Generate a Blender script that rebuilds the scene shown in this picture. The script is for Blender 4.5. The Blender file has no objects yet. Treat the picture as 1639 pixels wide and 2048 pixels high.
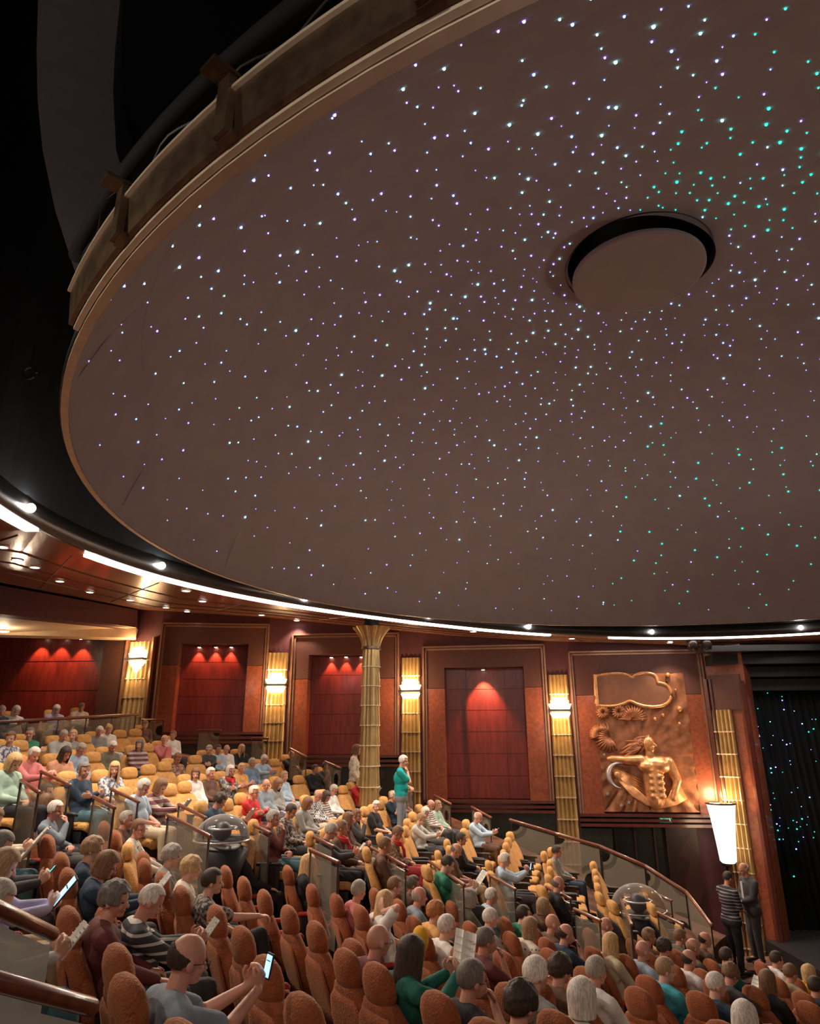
import bpy, bmesh, math, random
from mathutils import Vector, Matrix, noise
random.seed(7)
SC = bpy.context.scene
COL = SC.collection
PI = math.pi

# ------------------------------------------------------------ camera
FPX, PITCH, ROLL = 1365.0, 0.318, -0.004
cam_d = bpy.data.cameras.new('camera'); cam = bpy.data.objects.new('camera', cam_d); COL.objects.link(cam)
cam_d.sensor_fit = 'VERTICAL'; cam_d.sensor_height = 36.0; cam_d.lens = FPX / 2048 * 36.0
cam_d.clip_start = 0.05; cam_d.clip_end = 200
cam.matrix_world = Matrix.Rotation(PI/2 + PITCH, 4, 'X') @ Matrix.Rotation(ROLL, 4, 'Z')
SC.camera = cam

# ------------------------------------------------------------ world, exposure
SC.view_settings.view_transform = 'Standard'
SC.view_settings.look = 'None'
SC.view_settings.gamma = 1.0
SC.view_settings.use_curve_mapping = False
SC.view_settings.exposure = 0.6
w = bpy.data.worlds.new('world'); SC.world = w; w.use_nodes = True
w.node_tree.nodes['Background'].inputs[0].default_value = (0.55, 0.45, 0.42, 1)
w.node_tree.nodes['Background'].inputs[1].default_value = 0.0
SC.cycles.max_bounces = 5
SC.cycles.diffuse_bounces = 3
SC.cycles.sample_clamp_indirect = 3.0

# ------------------------------------------------------------ lights of the hall (energies)
E_RING = 225       # globes round the ring of the ceiling
E_SCONCE = 16
E_NICHE = 42
E_DOWN = 7
E_TORCH = 30

def add_light(kind, name, loc, energy, color=(1, .8, .6), size=.05, aim=None, spot=60, blend=.6):
    l = bpy.data.lights.new(name, kind); l.energy = energy; l.color = color
    if kind in ('POINT', 'SPOT'): l.shadow_soft_size = size
    if kind == 'SPOT': l.spot_size = math.radians(spot); l.spot_blend = blend
    if kind == 'AREA': l.size = size
    o = bpy.data.objects.new(name, l); COL.objects.link(o); o.location = loc
    if aim is not None:
        o.rotation_euler = (Vector(aim) - Vector(loc)).to_track_quat('-Z', 'Y').to_euler()
    return o

# ------------------------------------------------------------ photograph pixel -> direction (for laying the room out)
def ray(px, py):
    x = (px - 819.5) / FPX; y = (1024 - py) / FPX
    c, s = math.cos(ROLL), math.sin(ROLL)
    x, y = c*x - s*y, s*x + c*y
    return Vector((x, math.cos(PITCH) - y*math.sin(PITCH), math.sin(PITCH) + y*math.cos(PITCH)))
def aty(px, py, Y):
    d = ray(px, py); return d * (Y / d.y)
def atz(px, py, z):
    d = ray(px, py); return d * (z / d.z)

# ------------------------------------------------------------ tags
def tag(o, label=None, cat=None, group=None, kind=None):
    if label: o['label'] = label
    if cat: o['category'] = cat
    if group: o['group'] = group
    if kind: o['kind'] = kind
    return o
def empty(name, loc=(0, 0, 0), rz=0.0, label=None, cat=None, group=None):
    o = bpy.data.objects.new(name, None); COL.objects.link(o)
    o.location = loc; o.rotation_euler = (0, 0, rz); o.empty_display_size = .1
    return tag(o, label, cat, group)

# ------------------------------------------------------------ materials
MATS = {}
def mat(name, col, rough=.6, metal=0, var=.12, scale=8.0, bump=0, bscale=60, emit=None, es=0, trans=0, sheen=0, stretch=None, coat=0, alpha=1):
    if name in MATS: return MATS[name]
    m = bpy.data.materials.new(name); m.use_nodes = True; nt = m.node_tree; b = nt.nodes['Principled BSDF']
    b.inputs['Roughness'].default_value = rough; b.inputs['Metallic'].default_value = metal
    c2 = tuple(max(0, c*(1-var)) for c in col[:3]) + (1,); c1 = tuple(min(1, c*(1+var)) for c in col[:3]) + (1,)
    if emit is None and not trans:
        tc = nt.nodes.new('ShaderNodeTexCoord'); n = nt.nodes.new('ShaderNodeTexNoise'); n.inputs['Scale'].default_value = scale; n.inputs['Detail'].default_value = 4
        mp = nt.nodes.new('ShaderNodeMapping'); nt.links.new(tc.outputs['Object'], mp.inputs[0]); nt.links.new(mp.outputs[0], n.inputs['Vector'])
        if stretch: mp.inputs['Scale'].default_value = stretch
        r = nt.nodes.new('ShaderNodeValToRGB'); r.color_ramp.elements[0].position = .35; r.color_ramp.elements[1].position = .65
        r.color_ramp.elements[0].color = c2; r.color_ramp.elements[1].color = c1
        nt.links.new(n.outputs['Fac'], r.inputs[0]); nt.links.new(r.outputs[0], b.inputs['Base Color'])
        if bump:
            n2 = nt.nodes.new('ShaderNodeTexNoise'); n2.inputs['Scale'].default_value = bscale
            nt.links.new(mp.outputs[0], n2.inputs['Vector'])
            bp = nt.nodes.new('ShaderNodeBump'); bp.inputs['Strength'].default_value = bump; bp.inputs['Distance'].default_value = .01
            nt.links.new(n2.outputs['Fac'], bp.inputs['Height']); nt.links.new(bp.outputs[0], b.inputs['Normal'])
    else:
        b.inputs['Base Color'].default_value = tuple(col[:3]) + (1,)
    if emit is not None:
        b.inputs['Emission Color'].default_value = tuple(emit) + (1,); b.inputs['Emission Strength'].default_value = es
    if trans: b.inputs['Transmission Weight'].default_value = trans; b.inputs['IOR'].default_value = 1.3
    if coat: b.inputs['Coat Weight'].default_value = coat; b.inputs['Coat Roughness'].default_value = .1
    if alpha < 1: b.inputs['Alpha'].default_value = alpha
    MATS[name] = m; return m

def knit(name, col, rough=.85):
    """woven upholstery: fine ribbed bump in object space"""
    m = mat(name, col, rough, var=.14, scale=14)
    nt = m.node_tree; b = nt.nodes['Principled BSDF']
    tc = nt.nodes.new('ShaderNodeTexCoord'); v = nt.nodes.new('ShaderNodeTexVoronoi'); v.inputs['Scale'].default_value = 75
    nt.links.new(tc.outputs['Object'], v.inputs['Vector'])
    bp = nt.nodes.new('ShaderNodeBump'); bp.inputs['Strength'].default_value = .6; bp.inputs['Distance'].default_value = .006
    nt.links.new(v.outputs['Distance'], bp.inputs['Height']); nt.links.new(bp.outputs[0], b.inputs['Normal'])
    b.inputs['Sheen Weight'].default_value = .25; b.inputs['Sheen Tint'].default_value = (1, .6, .35, 1)
    return m

def pattern(name, c1, c2, kind='stripe', scale=30, duty=.5, rough=.8):
    """two-colour cloth: horizontal stripes, checks or print"""
    if name in MATS: return MATS[name]
    m = bpy.data.materials.new(name); m.use_nodes = True; nt = m.node_tree; b = nt.nodes['Principled BSDF']; b.inputs['Roughness'].default_value = rough
    tc = nt.nodes.new('ShaderNodeTexCoord'); r = nt.nodes.new('ShaderNodeValToRGB'); r.color_ramp.interpolation = 'CONSTANT'
    r.color_ramp.elements[0].color = c1 + (1,); r.color_ramp.elements[1].color = c2 + (1,); r.color_ramp.elements[1].position = duty
    if kind == 'stripe':
        t = nt.nodes.new('ShaderNodeTexWave'); t.bands_direction = 'Z'; t.inputs['Scale'].default_value = scale; t.inputs['Distortion'].default_value = .6
        t.inputs['Detail Scale'].default_value = .6
        out = t.outputs['Fac']
    elif kind == 'check':
        t = nt.nodes.new('ShaderNodeTexChecker'); t.inputs['Scale'].default_value = scale; out = t.outputs['Fac']
    elif kind == 'dot':
        t = nt.nodes.new('ShaderNodeTexVoronoi'); t.inputs['Scale'].default_value = scale; out = t.outputs['Distance']
    else:
        t = nt.nodes.new('ShaderNodeTexNoise'); t.inputs['Scale'].default_value = scale; t.inputs['Detail'].default_value = 1; out = t.outputs['Fac']
    nt.links.new(tc.outputs['Object'], t.inputs['Vector']); nt.links.new(out, r.inputs[0]); nt.links.new(r.outputs[0], b.inputs['Base Color'])
    MATS[name] = m; return m

def emat(name, col, s):
    return mat(name, col, .5, emit=col, es=s)

# ------------------------------------------------------------ mesh builder
class MB:
    def __init__(s): s.v = []; s.f = []
    def add(s, vs, fs):
        o = len(s.v); s.v += [tuple(v) for v in vs]; s.f += [tuple(i+o for i in f) for f in fs]; return s
    def box(s, x0, y0, z0, x1, y1, z1, M=None):
        vs = [Vector(p) for p in ((x0,y0,z0),(x1,y0,z0),(x1,y1,z0),(x0,y1,z0),(x0,y0,z1),(x1,y0,z1),(x1,y1,z1),(x0,y1,z1))]
        if M: vs = [M @ v for v in vs]
        return s.add(vs, [(0,3,2,1),(4,5,6,7),(0,1,5,4),(1,2,6,5),(2,3,7,6),(3,0,4,7)])
    def rings(s, R, closed_u=True, capa=True, capb=True):
        n = len(R[0]); vs = [p for r in R for p in r]; fs = []
        for i in range(len(R)-1):
            for j in range(n if closed_u else n-1):
                k = (j+1) % n; fs.append((i*n+j, i*n+k, (i+1)*n+k, (i+1)*n+j))
        if capa: fs.append(tuple(range(n))[::-1])
        if capb: fs.append(tuple(range((len(R)-1)*n, len(R)*n)))
        return s.add(vs, fs)
    def tube(s, pts, r, n=8, caps=True):
        pts = [Vector(p) for p in pts]; R = []
        up = Vector((0, 0, 1))
        for i, p in enumerate(pts):
            d = (pts[min(i+1, len(pts)-1)] - pts[max(i-1, 0)]).normalized()
            a = d.cross(up)
            if a.length < 1e-3: a = d.cross(Vector((1, 0, 0)))
            a.normalize(); b = a.cross(d).normalized(); rr = r[i] if isinstance(r, (list, tuple)) else r
            R.append([p + (a*math.cos(2*PI*j/n) + b*math.sin(2*PI*j/n))*rr for j in range(n)])
        return s.rings(R, True, caps, caps)
    def capsule(s, a, ra, b, rb, n=10, k=3):
        a, b = Vector(a), Vector(b); d = b - a; L = d.length
        d = d.normalized() if L > 1e-6 else Vector((0, 0, 1))
        u = d.cross(Vector((0, 0, 1)))
        if u.length < 1e-3: u = d.cross(Vector((0, 1, 0)))
        u.normalize(); v = u.cross(d); R = []
        for i in range(k+1):
            t = PI/2*(i+.25)/(k+.25); R.append((a - d*ra*math.cos(t), ra*math.sin(t)))
        for i in range(k+1):
            t = PI/2*(i)/(k+.25); R.append((b + d*rb*math.sin(t), rb*math.cos(t)))
        return s.rings([[c + (u*math.cos(2*PI*j/n) + v*math.sin(2*PI*j/n))*r for j in range(n)] for c, r in R])
    def ell(s, c, rx, ry, rz, M=None, n=16, k=10):
        R = []
        for i in range(1, k):
            t = PI*i/k; R.append([Vector((rx*math.sin(t)*math.cos(2*PI*j/n), ry*math.sin(t)*math.sin(2*PI*j/n), -rz*math.cos(t))) for j in range(n)])
        R = [[(M @ p if M else p) + Vector(c) for p in r] for r in R]
        return s.rings(R)
    def lathe(s, prof, n=24, M=None, capa=True, capb=True):
        R = [[Vector((r*math.cos(2*PI*j/n), r*math.sin(2*PI*j/n), z)) for j in range(n)] for r, z in prof]
        if M: R = [[M @ p for p in r] for r in R]
        return s.rings(R, True, capa, capb)
    def xf(s, M):
        s.v = [tuple(M @ Vector(v)) for v in s.v]; return s
    def mesh(s, name, m=None, smooth=False):
        me = bpy.data.meshes.new(name); me.from_pydata(s.v, [], s.f); me.update()
        bm = bmesh.new(); bm.from_mesh(me); bmesh.ops.recalc_face_normals(bm, faces=bm.faces); bm.to_mesh(me); bm.free()
        if smooth:
            for p in me.polygons: p.use_smooth = True
        if m: me.materials.append(m)
        return me
    def build(s, name, m=None, parent=None, smooth=False, mw=None):
        o = bpy.data.objects.new(name, s.mesh(name, m, smooth)); COL.objects.link(o)
        if parent: o.parent = parent
        if mw is not None: o.matrix_local = mw
        return o

def remesh(mb, name, voxel, smooth=2, fac=.5):
    me = mb.mesh(name); o = bpy.data.objects.new(name, me); COL.objects.link(o)
    r = o.modifiers.new('r', 'REMESH'); r.mode = 'VOXEL'; r.voxel_size = voxel
    if smooth: sm = o.modifiers.new('s', 'SMOOTH'); sm.iterations = smooth; sm.factor = fac
    dg = bpy.context.evaluated_depsgraph_get(); dg.update()
    out = bpy.data.meshes.new_from_object(o.evaluated_get(dg)); out.name = name
    bpy.data.objects.remove(o); bpy.data.meshes.remove(me)
    for p in out.polygons: p.use_smooth = True
    return out
def solid(me, th, bevel=0):
    o = bpy.data.objects.new('tmp', me); COL.objects.link(o)
    s = o.modifiers.new('s', 'SOLIDIFY'); s.thickness = th; s.offset = -1
    dg = bpy.context.evaluated_depsgraph_get(); dg.update()
    out = bpy.data.meshes.new_from_object(o.evaluated_get(dg)); bpy.data.objects.remove(o)
    for p in out.polygons: p.use_smooth = True
    return out

# ------------------------------------------------------------ material palette
GOLD = mat('gold_leaf', (.52, .36, .16), .34, .6, var=.12, scale=5)
BRONZE = mat('aged_bronze', (.20, .14, .09), .38, .7, var=.3, scale=12)
LIP = mat('pale_gilt', (.92, .80, .62), .4, .1, var=.06)
COPPER = mat('beaten_copper', (.36, .15, .075), .36, .4, var=.28, scale=5, bump=.35, bscale=22)
COPPER2 = mat('bright_copper', (.78, .40, .18), .3, .5, var=.2, scale=9, bump=.2, bscale=40)
SILVER = mat('brushed_silver', (.75, .74, .78), .3, .7)
DOME = mat('dome_screen_grey', (.46, .415, .40), .9, var=.04, scale=3)
BLACK = mat('matt_black', (.006, .007, .009), .9, var=.2)
NEAR_BLACK = mat('charcoal_paint', (.025, .026, .03), .7, var=.2)
VOIDGREY = mat('grey_bulkhead', (.22, .22, .25), .9, var=.06)
REDWOOD = mat('red_lacquered_wood', (.175, .028, .022), .34, var=.22, scale=3, stretch=(6, 6, .7), coat=.15)
BROWNP = mat('brown_panel', (.105, .038, .028), .55, var=.15, scale=30)
ORANGEP = mat('burr_wood_panel', (.26, .066, .028), .42, var=.22, scale=14, coat=.2)
UPWALL = mat('plum_wall', (.10, .030, .036), .6, var=.1, scale=6)
TRIM = mat('polished_trim', (.30, .16, .10), .3, .3, var=.1)
MOULD = mat('dark_wood_moulding', (.10, .028, .020), .25, var=.15, coat=.5)
SOFFIT = mat('burr_wood_soffit', (.33, .14, .075), .26, var=.18, scale=2.5, coat=.4)
CREAM = mat('cream_plaster', (.72, .52, .34), .6, var=.05)
DADO = mat('dark_stone_dado', (.020, .022, .017), .35, var=.4, scale=25)
RAILW = mat('mahogany_rail', (.17, .052, .032), .3, var=.2, scale=20, coat=.5)
STEEL = mat('dark_metal', (.09, .08, .075), .35, .8)
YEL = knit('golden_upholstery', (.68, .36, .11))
DIM_FAB = knit('dim_lit_upholstery', (.30, .080, .026))  # same fabric as the golden seats, dim light put into its colour
BASEB = mat('black_seat_shell', (.012, .011, .016), .5)
ARMR = knit('red_armrest', (.38, .03, .02))
SKIN = {'p': mat('skin_pale', (.70, .40, .29), .5, var=.06), 't': mat('skin_tan', (.52, .25, .16), .5, var=.06), 'r': mat('skin_rosy', (.62, .30, .22), .5, var=.06)}
EYE = mat('eye_dark', (.03, .02, .02), .3); LIPM = mat('lips', (.42, .14, .11), .5)
GLASS = None
def glass_mat(name, tint, fac, pat=False):
    m = bpy.data.materials.new(name); m.use_nodes = True; nt = m.node_tree
    for n in list(nt.nodes): nt.nodes.remove(n)
    o = nt.nodes.new('ShaderNodeOutputMaterial'); mx = nt.nodes.new('ShaderNodeMixShader'); t = nt.nodes.new('ShaderNodeBsdfTransparent'); g = nt.nodes.new('ShaderNodeBsdfPrincipled')
    g.inputs['Base Color'].default_value = tint + (1,); g.inputs['Roughness'].default_value = .15
    mx.inputs[0].default_value = fac
    if pat:
        tc = nt.nodes.new('ShaderNodeTexCoord'); v = nt.nodes.new('ShaderNodeTexVoronoi'); v.inputs['Scale'].default_value = 1.6; v.feature = 'F1'
        r = nt.nodes.new('ShaderNodeValToRGB'); r.color_ramp.interpolation = 'CONSTANT'
        r.color_ramp.elements[0].color = (.85,)*3 + (1,); r.color_ramp.elements[1].color = (fac,)*3 + (1,); r.color_ramp.elements[1].position = .22
        e = r.color_ramp.elements.new(.3); e.color = (fac*.45,)*3 + (1,)
        e = r.color_ramp.elements.new(.42); e.color = (fac,)*3 + (1,)
        nt.links.new(tc.outputs['Object'], v.inputs['Vector']); nt.links.new(v.outputs['Distance'], r.inputs[0]); nt.links.new(r.outputs[0], mx.inputs[0])
        r2 = nt.nodes.new('ShaderNodeValToRGB'); r2.color_ramp.interpolation = 'CONSTANT'
        r2.color_ramp.elements[0].color = (.01, .01, .01, 1); r2.color_ramp.elements[1].color = tint + (1,); r2.color_ramp.elements[1].position = .22
        nt.links.new(v.outputs['Distance'], r2.inputs[0]); nt.links.new(r2.outputs[0], g.inputs['Base Color'])
    nt.links.new(t.outputs[0], mx.inputs[1]); nt.links.new(g.outputs[0], mx.inputs[2]); nt.links.new(mx.outputs[0], o.inputs[0])
    return m
GLASS = glass_mat('smoked_glass', (.30, .27, .22), .30)
GLASSP = glass_mat('patterned_glass', (.34, .30, .24), .42, True)
GLASSN = glass_mat('frosted_grey_glass', (.50, .53, .49), .75)
ACRYL = glass_mat('clear_acrylic', (.9, .9, .9), .10)
_nt = ACRYL.node_tree; _fr = _nt.nodes.new('ShaderNodeFresnel'); _fr.inputs[0].default_value = 1.45
_nt.links.new(_fr.outputs[0], [n for n in _nt.nodes if n.type == 'MIX_SHADER'][0].inputs[0])
WHITE_E = emat('white_strip_glow', (1, .93, .86), 7)
GLOBE_E = emat('globe_glow', (.95, 1, 1), 60)
WARM_E = emat('warm_lamp_glow', (1, .74, .42), 9)
TORCH_E = emat('alabaster_glow', (1, .84, .64), 1.8)
SPOT_E = emat('spot_lens_glow', (1, .78, .6), 14)
DOWN_E = emat('downlight_glow', (.95, .98, 1), 9)
# ============================================================ ROOM
class Plane:
    """upright wall plane between two plan points; u along it, d towards the hall"""
    def __init__(s, a, b):
        s.a = Vector((a[0], a[1])); b = Vector((b[0], b[1])); s.L = (b - s.a).length; s.t = (b - s.a)/s.L
        s.n = Vector((s.t.y, -s.t.x))
        if s.n.dot(-s.a) < 0: s.n = -s.n
    def hit(s, px, py):
        r = ray(px, py); den = r.x*s.n.x + r.y*s.n.y
        k = (s.a.x*s.n.x + s.a.y*s.n.y)/den; p = r*k
        return (Vector((p.x, p.y)) - s.a).dot(s.t), p.z
    def M(s):
        return Matrix(((s.t.x, s.n.x, 0, s.a.x), (s.t.y, s.n.y, 0, s.a.y), (0, 0, 1, 0), (0, 0, 0, 1)))
    def P(s, u, d, z): return s.M() @ Vector((u, d, z))

ST = [(-260, 17.4), (200, 17.1), (258, 16.9), (313, 16.7), (534, 17.0), (581, 17.0), (798, 16.85), (845, 16.75),
      (1092, 16.35), (1138, 16.25), (1406, 15.9), (1478, 15.4)]
PT = [aty(px, 1350, Y) for px, Y in ST]
PL = [Plane((PT[i].x, PT[i].y), (PT[i+1].x, PT[i+1].y)) for i in range(len(PT)-1)]
FLOORZ = -5.2
TN = [0]
def struct(o): o['kind'] = 'structure'; return o
def trim(mb, m=TRIM):
    TN[0] += 1; return struct(mb.build('trim_%d' % TN[0], m))

# backing wall along the whole side, up to the ceiling
for i, pl in enumerate(PL):
    b = MB(); b.box(-.05, -.62, FLOORZ, pl.L+.05, -.42, 3.4); b.xf(pl.M()); struct(b.build('wall_far', UPWALL))

def pbox(b, pl, l, r, t, bt, d0, d1, zt=None, zb=None):
    """box on a wall plane from pixel edges: l=(px,py) r=(px,py) t=py b=py"""
    u0 = pl.hit(*l)[0]; u1 = pl.hit(*r)[0]; mid = (l[0]+r[0])/2
    z1 = pl.hit(mid, t)[1] if zt is None else zt; z0 = pl.hit(mid, bt)[1] if zb is None else zb
    c = MB().box(u0, d0, z0, u1, d1, z1).xf(pl.M()); b.add(c.v, c.f); return u0, u1, z0, z1

# left recess red wall
pl = PL[0]
b = MB(); zs = [pl.hit(100, y)[1] for y in (1262, 1320, 1380, 1445)]
for i in range(3): b.box(0, -.42, zs[i+1]+.012, pl.L, -.36, zs[i]-.012)
b.box(0, -.42, -2, pl.L, -.38, 3.2); b.xf(pl.M()); struct(b.build('wall_rear', REDWOOD))
pl = PL[1]; b = MB(); b.box(0, -.42, -2, pl.L, 0, 3.2); b.xf(pl.M()); struct(b.build('wall_rear', BROWNP))

def frame_trim(pl, l, r, t, bt, w=.05):
    u0 = pl.hit(*l)[0]; u1 = pl.hit(*r)[0]; z1 = pl.hit((l[0]+r[0])/2, t)[1]; z0 = pl.hit((l[0]+r[0])/2, bt)[1]
    b = MB()
    for k, d in ((0, .07), (w*1.1, .035)):
        b.box(u0+k, 0, z0, u0+k+w*.8, d, z1-k); b.box(u1-k-w*.8, 0, z0, u1-k, d, z1-k); b.box(u0+k, 0, z1-k-w*.8, u1-k, d, z1-k)
    b.xf(pl.M()); trim(b)

def seamgrid(pl, u0, u1, z0, z1, d, nz, splits, m, th=.03):
    """panelling with fine joints"""
    us = [u0] + splits + [u1]; b = MB()
    for i in range(len(us)-1):
        for k in range(nz):
            a = z0 + (z1-z0)*k/nz; c = z0 + (z1-z0)*(k+1)/nz
            b.box(us[i]+.006, d, a+.006, us[i+1]-.006, d+th, c-.006)
    b.box(u0, d-.02, z0, u1, d+.004, z1)
    b.xf(pl.M()); return struct(b.build('wall_niche', m))

ORD = ['leftmost', 'middle', 'rightmost']
def spotlight(pl, px, py, d, label, energy, col=(1, .28, .12), back=.07):
    u, z = pl.hit(px, py); p = pl.P(u, d, z-.02)
    t = empty('ceiling_spotlight', p, 0, label, 'spotlight', 'spotlights above the red panels')
    MB().lathe([(.05, .0), (.05, .05), (.035, .07)], 14).build('housing', STEEL, t)
    MB().lathe([(.001, -.008), (.036, -.006), (.036, .002)], 14).build('lens', SPOT_E, t)
    tgt = pl.P(u, d-back, z-1.1)
    add_light('SPOT', 'spot_lamp', p - Vector((0, 0, .03)), energy, col, .02, tgt, 72, .55)

def bay(pl, t, bt, niche, seam, nz, spots, nm):
    W = pl.L; nl, nr, nt = niche
    mid = (nl[0]+nr[0])/2
    zt = pl.hit(mid, t)[1]; zb = pl.hit(mid, bt)[1]; zn = pl.hit(mid, nt)[1]; zsm = pl.hit(mid, seam)[1]
    u0 = pl.hit(*nl)[0]; u1 = pl.hit(*nr)[0]
    b = MB(); b.box(0, -.42, zt, W, 0, 3.4); b.xf(pl.M()); struct(b.build('wall_far', UPWALL))
    b = MB(); b.box(0, -.42, zn, W, 0, zt); b.box(0, -.42, zsm+.01, u0, 0, zn); b.box(u1, -.42, zsm+.01, W, 0, zn); b.xf(pl.M()); struct(b.build('wall_panel_upper', BROWNP))
    b = MB(); b.box(0, -.42, zb, u0, 0, zsm); b.box(u1, -.42, zb, W, 0, zsm); b.xf(pl.M()); struct(b.build('wall_panel_lower', ORANGEP))
    frame_trim(pl, (pl_px(pl, 0, zt)), (pl_px(pl, W, zt)), t, bt)
    for i, (px, py) in enumerate(spots[0]):
        lab = ('%s of three small spotlights at the top of the %s' % (ORD[i], nm)) if len(spots[0]) == 3 else 'single white spotlight at the top of the %s' % nm
        spotlight(pl, px, py+2, -.31 if len(spots[0]) == 3 else -.14, lab, spots[1], spots[2], back=.07 if len(spots[0]) == 3 else .22)
    # wainscot rail and stone dado below
    b = MB()
    for k in range(3): b.box(0, -.1, zb-.06-.10*k, W, .07-.02*(k % 2), zb-.10*k)
    b.xf(pl.M()); trim(b, MOULD)
    b = MB(); b.box(0, -.42, FLOORZ, W, .02, zb-.22); b.xf(pl.M()); struct(b.build('wall_dado', DADO))
    return u0, u1, zb, zn
def pl_px(pl, u, z):
    """pixel of a wall point, so trims can share the same helper"""
    p = pl.P(u, 0, z); q = cam.matrix_world.inverted() @ p
    return (819.5 + FPX*q.x/-q.z, 1024 - FPX*q.y/-q.z)
bpy.context.view_layer.update()

RED_L = (1, .33, .15)
u0, u1, zb, zn = bay(PL[3], 1247, 1464, ((355, 1330), (494, 1330), 1287), 1331, 5, ([(394, 1288), (428, 1288), (459, 1288)], E_NICHE, RED_L), 'red niche nearest the rear wall')
seamgrid(PL[3], u0, u1, zb, zn, -.42, 5, [], REDWOOD)
u0, u1, zb, zn = bay(PL[5], 1267, 1510, ((616, 1340), (742, 1340), 1309), 1358, 5, ([(658, 1309), (688, 1308), (719, 1308)], E_NICHE, RED_L), 'red niche behind the round column')
seamgrid(PL[5], u0, u1, zb, zn, -.42, 5, [], REDWOOD)
u0, u1, zb, zn = bay(PL[7], 1291, 1600, ((888, 1350), (1047, 1350), 1334), 1376, 6, ([(965, 1335)], E_NICHE*5, (1, .42, .20)), 'wide red niche between the sconces')
ua = PL[7].hit(929, 1360)[0]; ub = PL[7].hit(1008, 1360)[0]
seamgrid(PL[7], ua, ub, zb, zn, -.42, 6, [], REDWOOD)
o_ = seamgrid(PL[7], u0, ua, zb, zn, -.33, 6, [], REDWOOD); o_ = seamgrid(PL[7], ub, u1, zb, zn, -.36, 6, [], REDWOOD)
b = MB(); b.box(ua-.02, -.30, zb, ua+.01, -.27, zn-.2).xf(PL[7].M()); trim(b, MOULD)

# bay with the relief
pl = PL[9]; W = pl.L
zt = pl.hit(1250, 1301)[1]; zb = pl.hit(1250, 1627)[1]; zsm = pl.hit(1160, 1390)[1]
rl = pl.hit(1185, 1350)[0]; rr = pl.hit(1366, 1350)[0]; rt = pl.hit(1275, 1347)[1]; rb = pl.hit(1290, 1624)[1]
b = MB(); b.box(0, -.42, zt, W, 0, 3.2); b.xf(pl.M()); struct(b.build('wall_far', UPWALL))
b = MB(); b.box(0, -.42, zsm, rl, 0, zt); b.box(rl, -.42, rt, rr, 0, zt); b.box(rr, -.42, zsm, W, 0, zt); b.xf(pl.M()); struct(b.build('wall_panel_upper', BROWNP))
b = MB(); b.box(0, -.42, zb, rl, 0, zsm-.01); b.box(rr, -.42, zb, W, 0, zsm-.01); b.xf(pl.M()); struct(b.build('wall_panel_lower', ORANGEP))
frame_trim(pl, pl_px(pl, 0, zt), pl_px(pl, W, zt), 1301, 1627)
b = MB()
for k in range(3): b.box(0, -.1, zb-.06-.10*k, W, .08-.02*(k % 2), zb-.10*k)
b.xf(pl.M()); trim(b, MOULD)
# under the relief: stone, black sheet painting the opening's darkness, patterned door
ud0 = pl.hit(1226, 1700)[0]; ud1 = pl.hit(1340, 1700)[0]; ud2 = pl.hit(1404, 1700)[0]
b = MB(); b.box(0, -.42, FLOORZ, ud0, .02, zb-.3); b.box(ud0, -.44, FLOORZ, ud1, -.41, zb); b.xf(pl.M()); struct(b.build('wall_dado', DADO))  # first box is the dado, second the black sheet painting the opening's darkness
DOORP = pattern('swirl_door', (.055, .020, .014), (.030, .012, .010), 'noise', 2.2, .5, .4)
b = MB(); b.box(ud1, -.42, FLOORZ, ud2, -.30, zb-.3); b.xf(pl.M()); struct(b.build('door_1', DOORP))
for k in range(3):
    b = MB(); b.box(ud0+.1+.42*k, -.41, FLOORZ, ud0+.14+.42*k, -.36, zb-.3); b.xf(pl.M()); trim(b, mat('door_jamb', (.05, .018, .018), .5))
# exit sign
u, z = pl.hit(1330, 1640)
t = empty('exit_sign', pl.P(u, .02, z), math.atan2(pl.t.y, pl.t.x), 'small dim green exit sign over the dark doorway under the copper relief', 'sign')
MB().box(-.13, -.03, -.045, .13, .0, .045).build('sign_panel', mat('sign_green', (.02, .22, .14), .5, emit=(.02, .25, .15), es=.35), t)
cu = bpy.data.curves.new('lettering', 'FONT'); cu.body = 'EXIT'; cu.size = .085; cu.extrude = .002; cu.align_x = 'LEFT'
co = bpy.data.objects.new('lettering_src', cu); COL.objects.link(co); bpy.context.view_layer.update()
lm = bpy.data.meshes.new_from_object(co.evaluated_get(bpy.context.evaluated_depsgraph_get())); bpy.data.objects.remove(co)
lm.materials.clear(); lm.materials.append(mat('sign_letters', (.6, .9, .75), .5, emit=(.5, .9, .7), es=.5))
lo = bpy.data.objects.new('lettering', lm); COL.objects.link(lo); lo.parent = t
lo.matrix_local = Matrix.Translation((-.115, -.034, -.028)) @ Matrix.Rotation(PI/2, 4, 'X')
g = MB(); g.capsule((.085, -.035, .0), .010, (.08, -.035, .022), .008); g.capsule((.085, -.035, .0), .006, (.105, -.035, -.03), .005); g.capsule((.085, -.035, 0), .006, (.065, -.035, -.028), .005); g.ell((.078, -.035, .034), .008, .004, .008)
g.build('running_figure', lm.materials[0], t)

# angled return wall with last pilaster next to the stage
pl = PL[10]; W = pl.L
b = MB(); b.box(0, -.42, FLOORZ, W+.1, 0, 3.2); b.xf(pl.M()); struct(b.build('wall_return', ORANGEP))
b = MB(); b.box(.02, 0, FLOORZ, .09, .14, 1.2); b.box(.12, 0, FLOORZ, .16, .09, 1.2); b.xf(pl.M()); trim(b, MOULD)

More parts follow.
